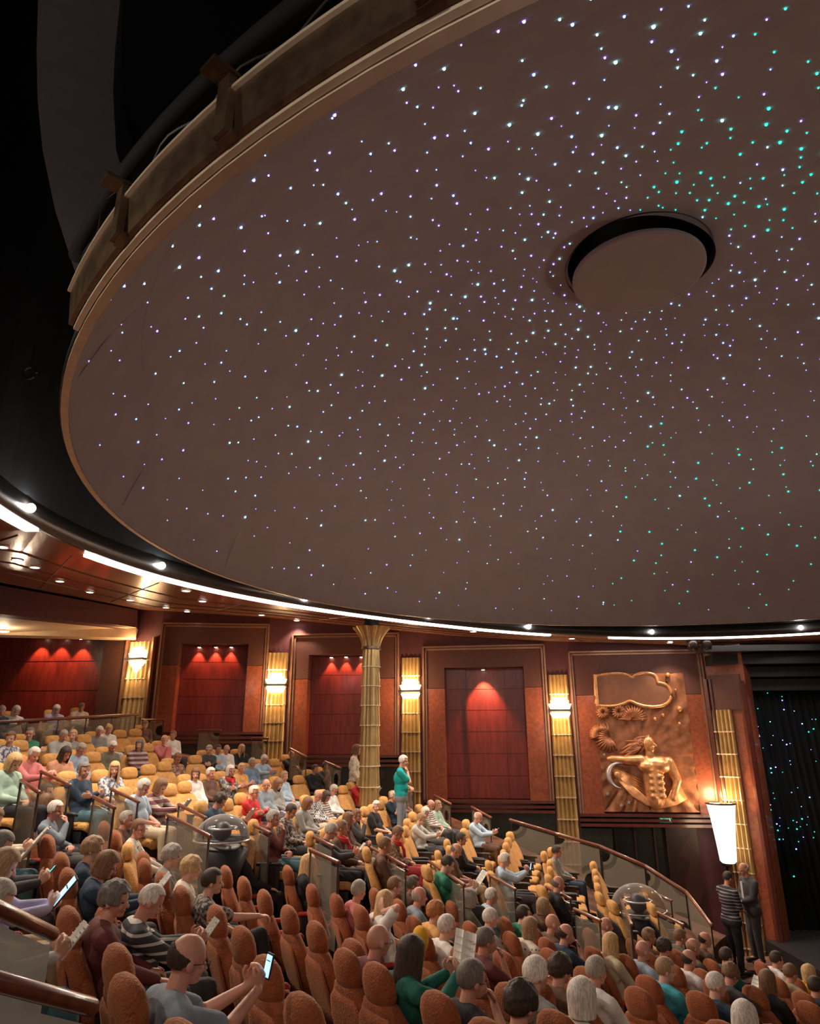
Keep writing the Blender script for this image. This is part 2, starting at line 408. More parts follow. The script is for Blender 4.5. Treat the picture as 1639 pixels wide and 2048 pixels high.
# ------------------------------------------------------------ gilded fluted pilasters
def flutes(b, w, d, z0, z1, n, seg, taper=.02):
    """shingled tiers of half-round ribs"""
    zs = []; z = z1
    while z > z0: zs.append((max(z0, z-seg), z)); z -= seg
    for a, c in zs:
        R = []
        for zz, k in ((a, .045), (a+.012, .045), (c-.01, 0), (c, 0)):
            r = [Vector((-w/2-k*.2, 0, zz))]
            for j in range(n*6+1):
                x = -w/2 + w*j/(n*6); r.append(Vector((x*(1+k*.4), d + k*.6 + .05*abs(math.sin(PI*j/6)), zz)))
            r.append(Vector((w/2+k*.2, 0, zz))); R.append(r)
        b.rings(R)
def tiers(w, z0, z1, n, seg, M, par):
    z = z1 - seg
    while z > z0:
        R = []
        for zz, k in ((z-.012, 0), (z+.012, .012)):
            r = [Vector((-w/2, .02, zz))] + [Vector((-w/2 + w*j/(n*6), .062 + k + .05*abs(math.sin(PI*j/6)), zz)) for j in range(n*6+1)] + [Vector((w/2, .02, zz))]
            R.append(r)
        MB().rings(R).xf(M).build('scalloped_lip', LIP, par); z -= seg
def sconce(loc, rz, label, tiers, wd=.46):
    t = empty('wall_sconce', loc, rz, label, 'wall lamp', 'art deco wall sconces on the gilded pilasters')
    b = MB()
    for k in range(3):
        h = .12 - .03*k
        b.lathe([(wd*.5-.05*k-.02, .02+.10*k), (wd*.5-.05*k+.03, .02+.10*k+h)], 20)
    for i, v in enumerate(b.v): b.v[i] = (v[0], v[1]*.45, v[2])
    b.build('upper_shade', WARM_E, t)
    MB().box(-wd/2-.03, -.02, -.025, wd/2+.03, .18, .02).build('metal_bar', STEEL, t)
    b = MB()
    n = 5 if tiers else 2
    for k in range(n):
        ww = wd*.5 - (.045*k if tiers else .03*k); b.lathe([(ww-.02, -.05-.055*(k+1)), (ww, -.05-.055*k)], 20)
    for i, v in enumerate(b.v): b.v[i] = (v[0], v[1]*.4, v[2])
    b.build('lower_shade', mat('crystal_tiers', (1, .85, .65), .2, emit=(1, .84, .62), es=2.2) if tiers else WARM_E, t)
    c = math.cos(rz); s = math.sin(rz)
    for dz in (.35, -.3):
        add_light('POINT', 'sconce_lamp', Vector(loc) + Vector((-s*.30, c*.30, dz)), E_SCONCE, (1, .62, .30), .08)
PI_D = [(2, (262, 307), 1284, 1470, 1319, 36, 'pilaster', 'gilded fluted pilaster beside the rear wall, under tiered crystal sconce'),
        (4, (536, 577), 1306, 1510, 1371, 33.5, 'p', 'gilded fluted pilaster between the two triple-lit red niches'),
        (6, (803, 840), 1316, 1600, 1383, 35, 'p', 'gilded fluted pilaster right of the round column'),
        (8, (1095, 1134), 1350, 1800, 1421, 36, 'p', 'tall gilded fluted pilaster left of the copper relief')]
SL = ['tiered crystal sconce on the pilaster beside the rear wall', 'glowing sconce on pilaster left of the round column', 'glowing sconce on pilaster right of the round column', 'glowing sconce on tall pilaster left of the copper relief']
for n, (pi, (x0, x1), t, bt, sy, seg, _, lab) in enumerate(PI_D):
    pl = PL[pi]; z1 = pl.hit((x0+x1)/2, t)[1]; z0 = pl.hit((x0+x1)/2, bt)[1]; ua = pl.hit(x0, t)[0]; ub = pl.hit(x1, t)[0]
    b = MB(); b.box(0, -.42, FLOORZ, pl.L, 0, 3.4); b.xf(pl.M()); struct(b.build('wall_far', UPWALL if n != 3 else UPWALL))
    s = seg*16.7/FPX
    o = MB(); flutes(o, ub-ua, .03, z0-.9, z1, 5, s)
    M = pl.M() @ Matrix.Translation(((ua+ub)/2, .005, 0)); o.xf(M); o = o.build('fluted_pilaster', GOLD); tiers(ub-ua, z0-.9, z1, 5, s, M, o); tag(o, lab, 'pilaster', 'gilded pilasters')
    us, zs_ = pl.hit((x0+x1)/2, sy)
    rz = math.atan2(-pl.n.x, pl.n.y)
    sconce(pl.P((ua+ub)/2, .10, zs_), rz, SL[n], n == 0)
    if n == 0:
        b = MB(); b.box(ua-.07, 0, z0-.9, ua-.02, .1, z1+.1); b.box(ub+.02, 0, z0-.9, ub+.07, .1, z1+.1); b.xf(pl.M()); trim(b)
pl = PL[10]
ua = pl.hit(1422, 1420)[0]; ub = pl.hit(1463, 1420)[0]; z1 = pl.hit(1440, 1420)[1]
o = MB(); flutes(o, ub-ua, .03, -4.2, z1, 5, .46); M = pl.M() @ Matrix.Translation(((ua+ub)/2, .005, 0)); o.xf(M); o = o.build('fluted_pilaster', GOLD); tiers(ub-ua, -4.2, z1, 5, .46, M, o)
tag(o, 'gilded fluted pilaster behind the white torch lamp beside the stage', 'pilaster', 'gilded pilasters')
b = MB(); b.box(ua, 0, z1, pl.L, .05, z1+.75); b.xf(pl.M()); struct(b.build('wall_return', BROWNP))
# grey panel with light switch behind the torch lamp
b = MB(); u_, z_ = pl.hit(1412, 1640); b.box(.0, 0.0, -4.3, ua-.02, .03, z_); b.xf(pl.M()); struct(b.build('wall_return', mat('grey_service_panel', (.10, .095, .085), .5)))
b = MB(); b.box(.0, 0.0, z_, ua+.1, .06, z_+.25); b.xf(pl.M()); trim(b, TRIM)
u_, z_ = pl.hit(1424, 1665)
t = empty('light_switch', pl.P(u_*0+.17, .03, z_), math.atan2(pl.t.y, pl.t.x), 'white square light switch on grey panel left of the torch lamp', 'switch')
MB().box(-.05, -.015, -.06, .05, 0, .06).build('switch_plate', mat('switch_white', (.8, .75, .68), .5), t)
MB().box(-.015, -.022, -.02, .015, -.012, .02).build('rocker', mat('switch_rocker', (.5, .45, .4), .5), t)

# ------------------------------------------------------------ round column
base = aty(742, 1300, 13.6)
t = empty('round_column', (base.x, base.y, 0), 0, 'free-standing round gilded column with palm capital', 'column')
zt = aty(742, 1297, 13.6).z; zbt = -3.0; seg = 36.3*13.6/FPX
b = MB(); z = zt; N = 72
while z > zbt:
    a = max(zbt, z-seg); R = []
    for zz, k in ((a, .018), (a+.015, .018), (z-.008, 0), (z, 0)):
        R.append([Vector((math.cos(2*PI*j/N), math.sin(2*PI*j/N), 0))*(.146 + .00 + k + .02*abs(math.sin(PI*j/6)) + (zt-zz)*.006) + Vector((0, 0, zz)) for j in range(N)])
    b.rings(R)
    MB().rings([[Vector((math.cos(2*PI*j/N), math.sin(2*PI*j/N), 0))*(.172 + .02*abs(math.sin(PI*j/6)) + (zt-a)*.006) + Vector((0, 0, zz)) for j in range(N)] for zz in (a-.006, a+.010)]).build('shaft_band', LIP, t)
    z -= seg
b.build('fluted_shaft', GOLD, t)
zc = aty(742, 1256, 13.6).z
b = MB(); R = []
for k in range(13):
    f = k/12; cr = .165 + .13*f**2.2
    R.append([Vector((math.cos(2*PI*j/N), math.sin(2*PI*j/N), 0))*(cr*(1 + (.10+.22*f)*abs(math.sin(PI*j/6)))) + Vector((0, 0, zt + (zc-zt)*f)) for j in range(N)])
b.rings(R); b.build('palm_capital', GOLD, t)
MB().lathe([(.16, zt-.03), (.195, zt-.02), (.195, zt+.03), (.16, zt+.04)], 32).build('neck_ring', BRONZE, t)
MB().lathe([(.15, zc-.02), (.15, zc+.35)], 24).build('column_top', NEAR_BLACK, t)
MB().lathe([(.27, -3.2), (.27, -3.0), (.22, -2.9)], 24).build('column_base', DADO, t)
COLUMN = base

# ------------------------------------------------------------ copper relief (all parts are one artwork)
pl = PL[9]
t = empty('copper_relief', pl.P((rl+rr)/2, -.02, (rt+rb)/2), math.atan2(pl.t.y, pl.t.x), 'large embossed copper relief of a bare-chested long-haired figure reaching for a crescent moon', 'wall relief')
RW = rr - rl; RH = rt - rb
def rp(px, py, d=0):
    """point on the relief in its own frame: x along, y away from hall, z up"""
    u, z = pl.hit(px, py); return Vector((u - (rl+rr)/2, -d, z - (rt+rb)/2))
b = MB(); n = 46; vs = []; fs = []
for i in range(n+1):
    for j in range(n+1):
        x = -RW/2 + RW*j/n; z = -RH/2 + RH*i/n
        dx, dz = x + .1, z + .3; ang = math.atan2(dz, dx); rad = math.hypot(dx, dz)
        d = .02 + .018*math.sin(ang*26)*min(1, rad)*(1 if x > -.4 or z < 0 else .3) + .02*noise.noise(Vector((x*4, z*4, 0)))
        vs.append((x, -d, z))
for i in range(n):
    for j in range(n): k = i*(n+1)+j; fs.append((k, k+1, k+n+2, k+n+1))
b.add(vs, fs); b.box(-RW/2, .0, -RH/2, RW/2, .1, RH/2); b.build('beaten_ground', COPPER, t, True)
# cloud: raised outline around a smooth field
cl = [(1192, 1411), (1190, 1400), (1189, 1365), (1189, 1352), (1205, 1349), (1225, 1347), (1242, 1347), (1254, 1350), (1262, 1356), (1268, 1350), (1280, 1346), (1296, 1346), (1308, 1350), (1313, 1358), (1313, 1366), (1322, 1366), (1334, 1372), (1341, 1384), (1341, 1396), (1334, 1406), (1322, 1412), (1306, 1414), (1290, 1413), (1274, 1409), (1262, 1403), (1256, 1402), (1248, 1406), (1234, 1411), (1215, 1413)]
def smooth_loop(P, k=2):
    for _ in range(k): P = [q for i in range(len(P)) for q in (P[i]*.75 + P[(i+1) % len(P)]*.25, P[i]*.25 + P[(i+1) % len(P)]*.75)]
    return P
LP = smooth_loop([rp(x, y, .07) for x, y in cl], 1)
MB().tube(LP + [LP[0]], .035, 8).build('cloud_outline', COPPER2, t, True)
b = MB(); b.rings([[p + Vector((0, .07, 0)) for p in LP], LP], True, True, True); b.build('cloud_field', mat('dull_copper', (.30, .14, .085), .5, .5, var=.1), t)
b = MB(); b.box(rp(1186, 1352).x, -.12, rp(1186, 1412).z, rp(1191, 1352).x, 0, rp(1186, 1350).z); b.build('bright_slat', COPPER2, t)
# figure
b = MB(); c = lambda x0, y0, r0, x1, y1, r1, d=.08, d2=None: b.capsule(rp(x0, y0, d), r0, rp(x1, y1, d if d2 is None else d2), r1, 12)
c(1285, 1530, .16, 1322, 1530, .19, .06)             # chest width
c(1300, 1535, .20, 1310, 1600, .20, .04)             # trunk
b.ell(rp(1291, 1533, .16), .17, .12, .13); b.ell(rp(1320, 1530, .15), .15, .12, .13)   # pectorals
for r in range(4):
    for s_ in (0, 1): b.ell(rp(1300+s_*17+r*1.5, 1552+r*13, .19), .085, .07, .06)
c(1280, 1520, .12, 1252, 1520, .10, .10); c(1252, 1520, .09, 1222, 1517, .07, .10); b.ell(rp(1218, 1517, .10), .08, .05, .05)  # reaching arm
c(1335, 1525, .13, 1352, 1560, .10, .08); c(1352, 1560, .09, 1345, 1596, .07, .10)       # other arm
c(1298, 1510, .10, 1295, 1500, .09, .08)             # neck
b.ell(rp(1294, 1487, .10), .13, .12, .17); c(1303, 1487, .03, 1308, 1491, .03, .16); b.ell(rp(1300, 1499, .12), .07, .07, .06)
me = remesh(b, 'figure', .022, 3); me.materials.append(COPPER2); o = bpy.data.objects.new('figure', me); COL.objects.link(o); o.parent = t
b = MB()
random.seed(3)
for k in range(46):
    a = random.uniform(0, 1); x, y = 1296 - 26*a, 1478 + 14*a + random.uniform(-8, 8)
    p0 = rp(x, y, .13); pts = [p0]; dx = random.uniform(-9, -4)
    for m_ in range(4): x += dx; y += random.uniform(-1, 7); pts.append(rp(x, y, .12 - .02*m_))
    b.tube(pts, [.035, .04, .035, .03, .015], 6)
b.build('flowing_hair', COPPER, t, True)
b = MB()
for k in range(14):
    a = k/13; b.tube([rp(1236+70*a*.2, 1560, .04), rp(1262+30*a, 1590+8*a, .08), rp(1290+26*a, 1608+8*a, .10), rp(1335+14*a, 1596+12*a, .09), rp(1352+20*a, 1560+36*a, .05)], .028, 6)
for k in range(9): b.tube([rp(1232, 1540+1*k, .06), rp(1255+k*2, 1548+5*k, .06), rp(1280+k, 1560+6*k, .04)], .022, 6)
b.build('drapery', COPPER2, t, True)
b = MB()
for fx, fy, R0, a0, a1 in ((1262, 1440, 30, 5, 175), (1236, 1424, 15, 0, 360), (1205, 1425, 14, 0, 360), (1218, 1475, 30, 100, 300), (1200, 1470, 22, 60, 200)):
    for k in range(15):
        a = math.radians(a0 + (a1-a0)*k/14); b.tube([rp(fx, fy, .05), rp(fx+R0*.55*math.cos(a), fy-R0*.55*math.sin(a), .10), rp(fx+R0*math.cos(a), fy-R0*math.sin(a), .05)], [.015, .035, .02], 6)
b.build('fan_flowers', COPPER, t, True)
b = MB()
for k in range(22):
    a = math.radians(-70 + 200*k/21); b.tube([rp(1232, 1549, .08), rp(1232+24*math.cos(a), 1549-18*math.sin(a), .06)], [.02, .008], 5)
b.ell(rp(1232, 1549, .08), .07, .05, .07); b.build('small_sun', COPPER2, t, True)
b = MB(); m0 = rp(1237, 1550, .12); R_ = 22*16.1/FPX; R = []
for k in range(25):
    a = math.radians(70 + 200*k/24); wdt = .062*math.sin(PI*k/24) + .004; cc = m0 + Vector((math.cos(a)*R_, 0, math.sin(a)*R_)); dr = Vector((math.cos(a), 0, math.sin(a)))
    R.append([cc + dr*wdt*.6 + Vector((0, 0, 0)), cc + Vector((0, -.05, 0)), cc - dr*wdt*1.2, cc + Vector((0, .03, 0))])
b.rings(R); b.build('crescent_moon', SILVER, t, True)
for x, y, s in ((1207, 1509, .03), (1214, 1587, .05), (1241, 1610, .045), (1256, 1604, .05)):
    b = MB(); p = rp(x, y, .08); ring = [p + Vector((math.cos(PI*k/5+PI/2), 0, math.sin(PI*k/5+PI/2)))*(s if k % 2 == 0 else s*.35) for k in range(10)]
    b.rings([[q + Vector((0, .03, 0)) for q in ring], ring]); b.build('silver_star', SILVER, t)
for x, y, s in ((1334, 1350, .05), (1357, 1418, .06), (1324, 1430, .035), (1308, 1438, .04), (1357, 1447, .03), (1349, 1380, .025)):
    MB().ell(rp(x, y, .07), s, s, s).build('copper_ball', COPPER2, t, True)

# ------------------------------------------------------------ torch lamp
p = pl_t = PL[10].P(PL[10].hit(1456, 1640)[0], .35, 0)
zt_ = aty(1455, 1608, p.y).z; zb_ = aty(1470, 1726, p.y).z
t = empty('torch_wall_lamp', (p.x, p.y, zb_), 0, 'tall glowing white alabaster torch lamp on wall beside the stage', 'wall lamp')
H = zt_ - zb_
b = MB(); b.lathe([(.05, .02), (.12, .0), (.16, .04), (.185, H*.3), (.23, H*.7), (.275, H*.97), (.29, H), (.27, H), (.22, H*.72), (.15, H*.1)], 28, None, True, False); b.build('alabaster_shade', TORCH_E, t, True)
MB().lathe([(.285, H-.01), (.305, H+.0), (.30, H+.03), (.28, H+.02)], 28, None, False, False).build('metal_rim', STEEL, t)
MB().capsule((0, .0, -.02), .06, (0, .25, -.06), .05).build('wall_bracket', STEEL, t)
add_light('POINT', 'torch_lamp_light', (p.x, p.y, zt_+.15), E_TORCH, (1, .62, .32), .12)
add_light('POINT', 'torch_lamp_light', (p.x-.3, p.y-1.0, (zt_+zb_)/2), E_TORCH*.35, (1, .7, .42), .2)
# ============================================================ CEILING
RC = Vector((3.6, 6.7))
def fring(co, th):
    r = co[0]
    for k in range(1, 4): r += co[2*k-1]*math.cos(k*th) + co[2*k]*math.sin(k*th)
    if co is RING_CO:                       # the ring swings wide round the rear of the hall
        d_ = math.degrees(th) % 360; s_ = max(0, min(1, (d_-188)/42)) * max(0, min(1, (352-d_)/30)); r += 2.6*s_*s_*(3-2*s_)
    return r
DOME_CO = [6.244257768167132, 0.10989100504874909, 0.15003059245427408, 0.291479291823419, 0.24925610207109683, 0.09859585324033422, 0.03402179156313866]
RING_CO = [7.587104920306693, 0.5694792227301061, 0.2835139910373182, -0.05042251337201479, 0.4131596109433304, -0.372830902987438, 0.07980036358957145]
ZR, ZS = 1.95, 2.02
def ringpt(co, th, dr=0, z=0):
    r = fring(co, th) + dr; return Vector((RC.x + r*math.cos(th), RC.y + r*math.sin(th), z))
def angle_of(px, py, z):
    p = atz(px, py, z); return math.atan2(p.y-RC.y, p.x-RC.x) % (2*PI)
def loft(co, prof, a0=0, a1=2*PI, n=180, closed=True):
    """profile [(dr, z)...] swept round the oval"""
    b = MB(); full = abs(a1-a0-2*PI) < 1e-6; m = n if full else n+1
    R = [[ringpt(co, a0 + (a1-a0)*i/n, dr, z) for dr, z in prof] for i in range(m)]
    k = len(prof); vs = [p for r in R for p in r]; fs = []
    for i in range(m if full else m-1):
        j = (i+1) % m
        for q in range(k if closed else k-1):
            fs.append((i*k+q, i*k+(q+1) % k, j*k+(q+1) % k, j*k+q))
    if not full and closed: fs += [tuple(range(k)), tuple(range((m-1)*k, m*k))[::-1]]
    return b.add(vs, fs)

# ---- dome
CAPC = Vector((2.62, 6.55)); ZAP = 5.2; RH_ = .80
def dome_pt(rho, th, off=0):
    rim = ringpt(DOME_CO, th, 0, 0); q = rho*rho
    d = Vector((math.cos(th), math.sin(th))); cen = CAPC*(1-q) + RC*q
    r = fring(DOME_CO, th)*rho
    z = ZR + (ZAP-ZR)*max(0, 1-rho**2)**.72
    return Vector((cen.x + d.x*r, cen.y + d.y*r, z - off))
DT = empty('star_dome', (RC.x, RC.y, ZR), 0, 'huge oval grey ceiling dome pricked with blue and white star lights', 'ceiling dome')
DI = Matrix.Translation((-RC.x, -RC.y, -ZR))
b = MB(); NR, NT = 44, 160; r0 = RH_/6.3
R = [[dome_pt(r0 + (1-r0)*math.sin(PI/2*i/NR), 2*PI*j/NT) for j in range(NT)] for i in range(NR+1)]
R += [[p + Vector((0, 0, .05)) for p in R[-1]]] + [[p + Vector((0, 0, .08)) for p in r] for r in R[:-1][::-1]] + [R[0]]
b.rings(R, True, False, False); b.xf(DI); b.build('dome_screen', DOME, DT, True)
zc = dome_pt(r0, 0).z
b = MB(); cc = CAPC
b.lathe([(.001, zc-.20), (.70, zc-.20), (.725, zc-.19), (.725, zc-.16), (.6, zc-.1)], 64, Matrix.Translation((cc.x-.02, cc.y-.02, 0))); b.xf(DI); b.build('centre_disc', DOME, DT)
b = MB(); b.lathe([(RH_+.01, zc-.02), (RH_+.01, zc+.5), (.001, zc+.5)], 64, Matrix.Translation((cc.x, cc.y, 0)), False, False); b.xf(DI); b.build('oculus_well', BLACK, DT)
# faint welded seams of the screen
SEAM = mat('dome_seam', (.52, .47, .46), .9)
b = MB()
for k in range(16):
    th = 2*PI*k/16 + .1; b.tube([dome_pt(r0 + (.995-r0)*i/26, th, -.004) for i in range(27)], .004, 4)
for rho in (.34, .52, .68, .82, .92): b.tube([dome_pt(rho, 2*PI*j/90, -.004) for j in range(91)], .004, 4)
b.xf(DI); b.build('panel_seams', SEAM, DT)
# rim mouldings
for nm, prof, m in (('rim_lip', [(.0, ZR+.0), (.045, ZR+.004), (.045, ZR+.03), (.0, ZR+.03)], LIP),
                    ('rim_moulding', [(.05, ZR+.012), (.075, ZR+.015), (.075, ZR+.04), (.05, ZR+.04)], LIP),
                    ('rim_gap', [(.03, ZR+.02), (.056, ZR+.02), (.056, ZR+.06), (.03, ZR+.06)], NEAR_BLACK),
                    ('rim_channel', [(.08, ZR+.03), (.10, ZR+.035), (.115, ZR+.22), (.08, ZR+.22)], BRONZE),
                    ('rim_top_rail', [(.10, ZR+.215), (.13, ZR+.22), (.13, ZR+.235), (.10, ZR+.235)], LIP)):
    b = loft(DOME_CO, prof) if 'rim_l' in nm or nm == 'rim_gap' else loft(DOME_CO, prof, angle_of(150, 665, ZR), PI*1.9, 140); b.xf(DI); b.build(nm, m, DT)
for px, py in ((255, 500), (490, 320), (912, 105), (1500, -60)) :
    th = angle_of(px, py, ZR); p = ringpt(DOME_CO, th, .12, 0); M = Matrix.Translation((p.x, p.y, 0)) @ Matrix.Rotation(th, 4, 'Z')
    b = MB(); b.box(-.012, -.035, ZR+.03, .02, .035, ZR+.30, M); b.box(-.02, -.045, ZR+.285, .09, .045, ZR+.30, M); b.box(-.03, -.045, ZR+.025, .0, .045, ZR+.045, M); b.xf(DI); b.build('hanger_bracket', BRONZE, DT)
# truss pipe and cable above the rim
b = loft(DOME_CO, [(.13 + .04*math.cos(a*PI/4), ZR+.36 + .04*math.sin(a*PI/4)) for a in range(8)], PI*1.20, PI*1.75, 90)
o = b.build('ceiling_pipe', mat('pipe_black', (.012, .011, .013), .8), None, True); tag(o, 'thick black curved pipe hung above the edge of the star dome', 'pipe')
random.seed(5)
pts = []
for i in range(140):
    th = PI*1.20 + (PI*1.65-PI*1.20)*i/139; s = .015*math.sin(i*.9) + .04*max(0, math.sin(i*.23))**6
    pts.append(ringpt(DOME_CO, th, .10 + s, ZR+.31 + .5*s))
o = MB().tube(pts, .006, 5).build('loose_cable', mat('cable_black', (.03, .03, .03), .5)); tag(o, 'thin loose black cable looped along the dome hangers', 'cable')

# ---- star lights
SM = [emat('star_violet', (.30, .22, 1), 3.2), emat('star_blue', (.20, .38, 1), 3.4), emat('star_cyan', (.28, .80, 1), 3.6), emat('star_teal', (.02, .75, .62), 2.6)]
sm_mesh = []
for m in SM: sm_mesh.append(MB().ell((0, 0, 0), 1, 1, 1, None, 8, 5).mesh('star', m))
random.seed(21); stars = []
for k in range(34):
    rho = .155 + .83*(k/33)**.93
    N = int(44 + 30*rho)
    for j in range(N):
        if random.random() < .16: continue
        th = 2*PI*(j + (.5 if k % 2 else 0) + random.uniform(-.38, .38))/N
        rr = min(.985, rho + random.uniform(-.011, .011))
        p = dome_pt(rr, th, .006); stars.append((p, th, rr))
stars.sort(key=lambda s: s[0].length)
big = MB(); mi = []; cnt = 0
def in_view(p):
    q = cam.matrix_world.inverted() @ p
    return q.z < 0 and abs(q.x/-q.z) < 830/FPX and abs(q.y/-q.z) < 1035/FPX
for p, th, rr in stars:
    if p.x > 12: continue
    teal = (p.x > 2.3 and p.y < 6.0 and random.random() < .75) or (p.x > 3.6 and p.y > 9.5 and random.random() < .6)
    c_ = 3 if teal else random.choices((0, 1, 2), (5, 4, 3))[0]
    s = random.choice((.005, .006, .007, .009, .0115)) * (1.25 if teal else 1) * (1.15 if c_ == 2 else .95)
    if cnt < 100 and in_view(p):
        o = bpy.data.objects.new('star_light', sm_mesh[c_]); COL.objects.link(o); o.parent = DT; o.location = DI @ p; o.scale = (s,)*3; cnt += 1
    else:
        e = MB().ell(DI @ p, s, s, s, None, 6, 4); big.add(e.v, e.f); mi += [c_]*len(e.f)
me = big.mesh('star_field', None)
for m in SM: me.materials.append(m)
for i, q in enumerate(mi): me.polygons[i].material_index = q
o = bpy.data.objects.new('star_field', me); COL.objects.link(o); o.parent = DT; o['kind'] = 'stuff'

# ---- ring fascia, soffit, strip lights, globes
struct(loft(RING_CO, [(-.02, ZS), (.06, ZS), (.06, ZS+.24), (.0, ZS+.24)]).build('trim_ceiling_ring', mat('ring_fascia', (.07, .06, .055), .3, .5), None, True))
struct(loft(RING_CO, [(.0, ZS+.235), (.10, ZS+.235), (.10, 8.0), (.06, 8.0)], n=120).build('wall_ceiling_void', BLACK))
b = MB(); b.box(-14, -8, 8.0, 20, 22, 8.2); struct(b.build('ceiling', BLACK))
pairs = [((-700, 700), (-9.5, -3, 2.45)), ((-300, 860), (-9.5, 4, 2.45)), ((0, 1057), (-9.0, 9.5, 2.5)), ((95, 1060), tuple(aty(0, 1165, 12.0))), ((240, 1127), tuple(aty(140, 1192, 14.5))),
         ((420, 1182), tuple(aty(275, 1220, 17.0))), ((600, 1213), tuple(aty(535, 1235, 17.1))), ((820, 1247), tuple(aty(690, 1251, 17.1))), ((920, 1256), tuple(aty(900, 1272, 16.8))),
         ((1050, 1268), tuple(aty(1100, 1284, 16.5))), ((1215, 1276), tuple(aty(1250, 1288, 16.3))), ((1400, 1279), tuple(aty(1480, 1296, 15.8))), ((1639, 1271), tuple(aty(1760, 1290, 15.0)))]
fine = []
for i in range(len(pairs)-1):
    (a0, o0), (a1, o1) = pairs[i], pairs[i+1]
    t0, t1 = angle_of(*a0, ZS), angle_of(*a1, ZS)
    if i == 0: t0 = math.radians(255)
    if i == 0: pass
    for k in range(8): fine.append((t0 + (t1-t0)*k/8, Vector(o0).lerp(Vector(o1), k/8)))
fine.append((t1, Vector(o1)))
th_hi = fine[0][0]
vs = []; fs = []; NW = 10
for th, o1 in fine:
    p0 = ringpt(RING_CO, th, .05, ZS)
    for k in range(NW+1): vs.append(p0.lerp(o1, k/NW))
for i in range(len(fine)-1):
    for k in range(NW): q = i*(NW+1)+k; fs.append((q, q+1, q+NW+2, q+NW+1))
def soffit_pt(px, py):
    """where a sight line meets the soffit: used to seat the downlights"""
    r = ray(px, py); best = None
    for f in fs:
        A, B, C_, D = (vs[i] for i in f)
        for tri in ((A, B, C_), (A, C_, D)):
            from mathutils.geometry import intersect_ray_tri
            h = intersect_ray_tri(tri[0], tri[1], tri[2], r, Vector((0, 0, 0)), True)
            if h is not None: return h
    return None
b = MB(); b.add(vs, fs); o = struct(b.build('ceiling_soffit', SOFFIT))
b = MB()
for i0 in (3, 5, 7):
    b.tube([ (vs[i*(NW+1)+i0] - Vector((0, 0, .004))) for i in range(len(fine))], .010, 4)
for i in range(4, len(fine), 8): b.tube([vs[i*(NW+1)+k] - Vector((0, 0, .003)) for k in range(1, NW)], .008, 4)
trim(b, mat('soffit_joint', (.10, .04, .025), .5))
def strip(a, c, label):
    t0 = angle_of(a[0], a[1], ZS); t1 = angle_of(c[0], c[1], ZS); n = 40; b = MB()
    prof = [(.03, ZS-.025), (.17, ZS-.025), (.17, ZS+.01), (.03, ZS+.01)]
    b = loft(RING_CO, prof, t1, t0, n); o = b.build('ceiling_strip_light', WHITE_E); tag(o, label, 'strip light', 'white light strips of the ceiling ring')
def arc(a, c, n):
    t0 = angle_of(a[0], a[1], ZS); t1 = angle_of(c[0], c[1], ZS); return t0, t1
strip((-420, 830), (92, 1058), 'white ceiling strip light at the far left edge of the ring')
strip((197, 1108), (1098, 1270), 'long curved white ceiling strip light above the niches')
strip((1216, 1275), (1700, 1266), 'white ceiling strip light above relief and stage')
GL = [(65, 1018, 'at far left of the ceiling ring'), (322, 1133, 'second from the left on the ceiling ring'), (583, 1203, 'above the left red niches on the ceiling ring'),
      (833, 1241, 'above pilaster right of the round column'), (1045, 1260, 'above the wide red niche, right half'), (1300, 1268, 'brightest, directly above the copper relief'), (1603, 1262, 'above the stage curtain at far right')]
def globe(p, inward, lab):
    t = empty('ring_globe_lamp', p, 0, lab, 'globe lamp', 'globe lamps round the ceiling ring')
    MB().ell((0, 0, 0), .045, .045, .045).build('globe', GLOBE_E, t, True)
    MB().capsule((inward.x*.05, inward.y*.05, 0), .02, (inward.x*.11, inward.y*.11, 0), .028).build('lamp_holder', STEEL, t)
    l = add_light('SPOT', 'globe_light', p - inward*.07 - Vector((0, 0, .05)), E_RING*(.35 if 'behind' in lab else 1), (1, .80, .62), .06, p - inward*2.4 - Vector((0, 0, 3.2)), 150, .7)
angs = []
for px, py, lab in GL:
    th = angle_of(px, py, ZS+.10); p = ringpt(RING_CO, th, -.05, ZS+.11); d = Vector((math.cos(th), math.sin(th), 0)); angs.append(th)
    globe(p, d, 'bright white globe lamp ' + lab)
# the ring carries on over and behind the camera
for k, deg in enumerate((-15, -50, -85, -120, -145)):
    th = math.radians(deg) % (2*PI); p = ringpt(RING_CO, th, -.05, ZS+.11); globe(p, Vector((math.cos(th), math.sin(th), 0)), 'bright white globe lamp on the part of ceiling ring behind the camera')
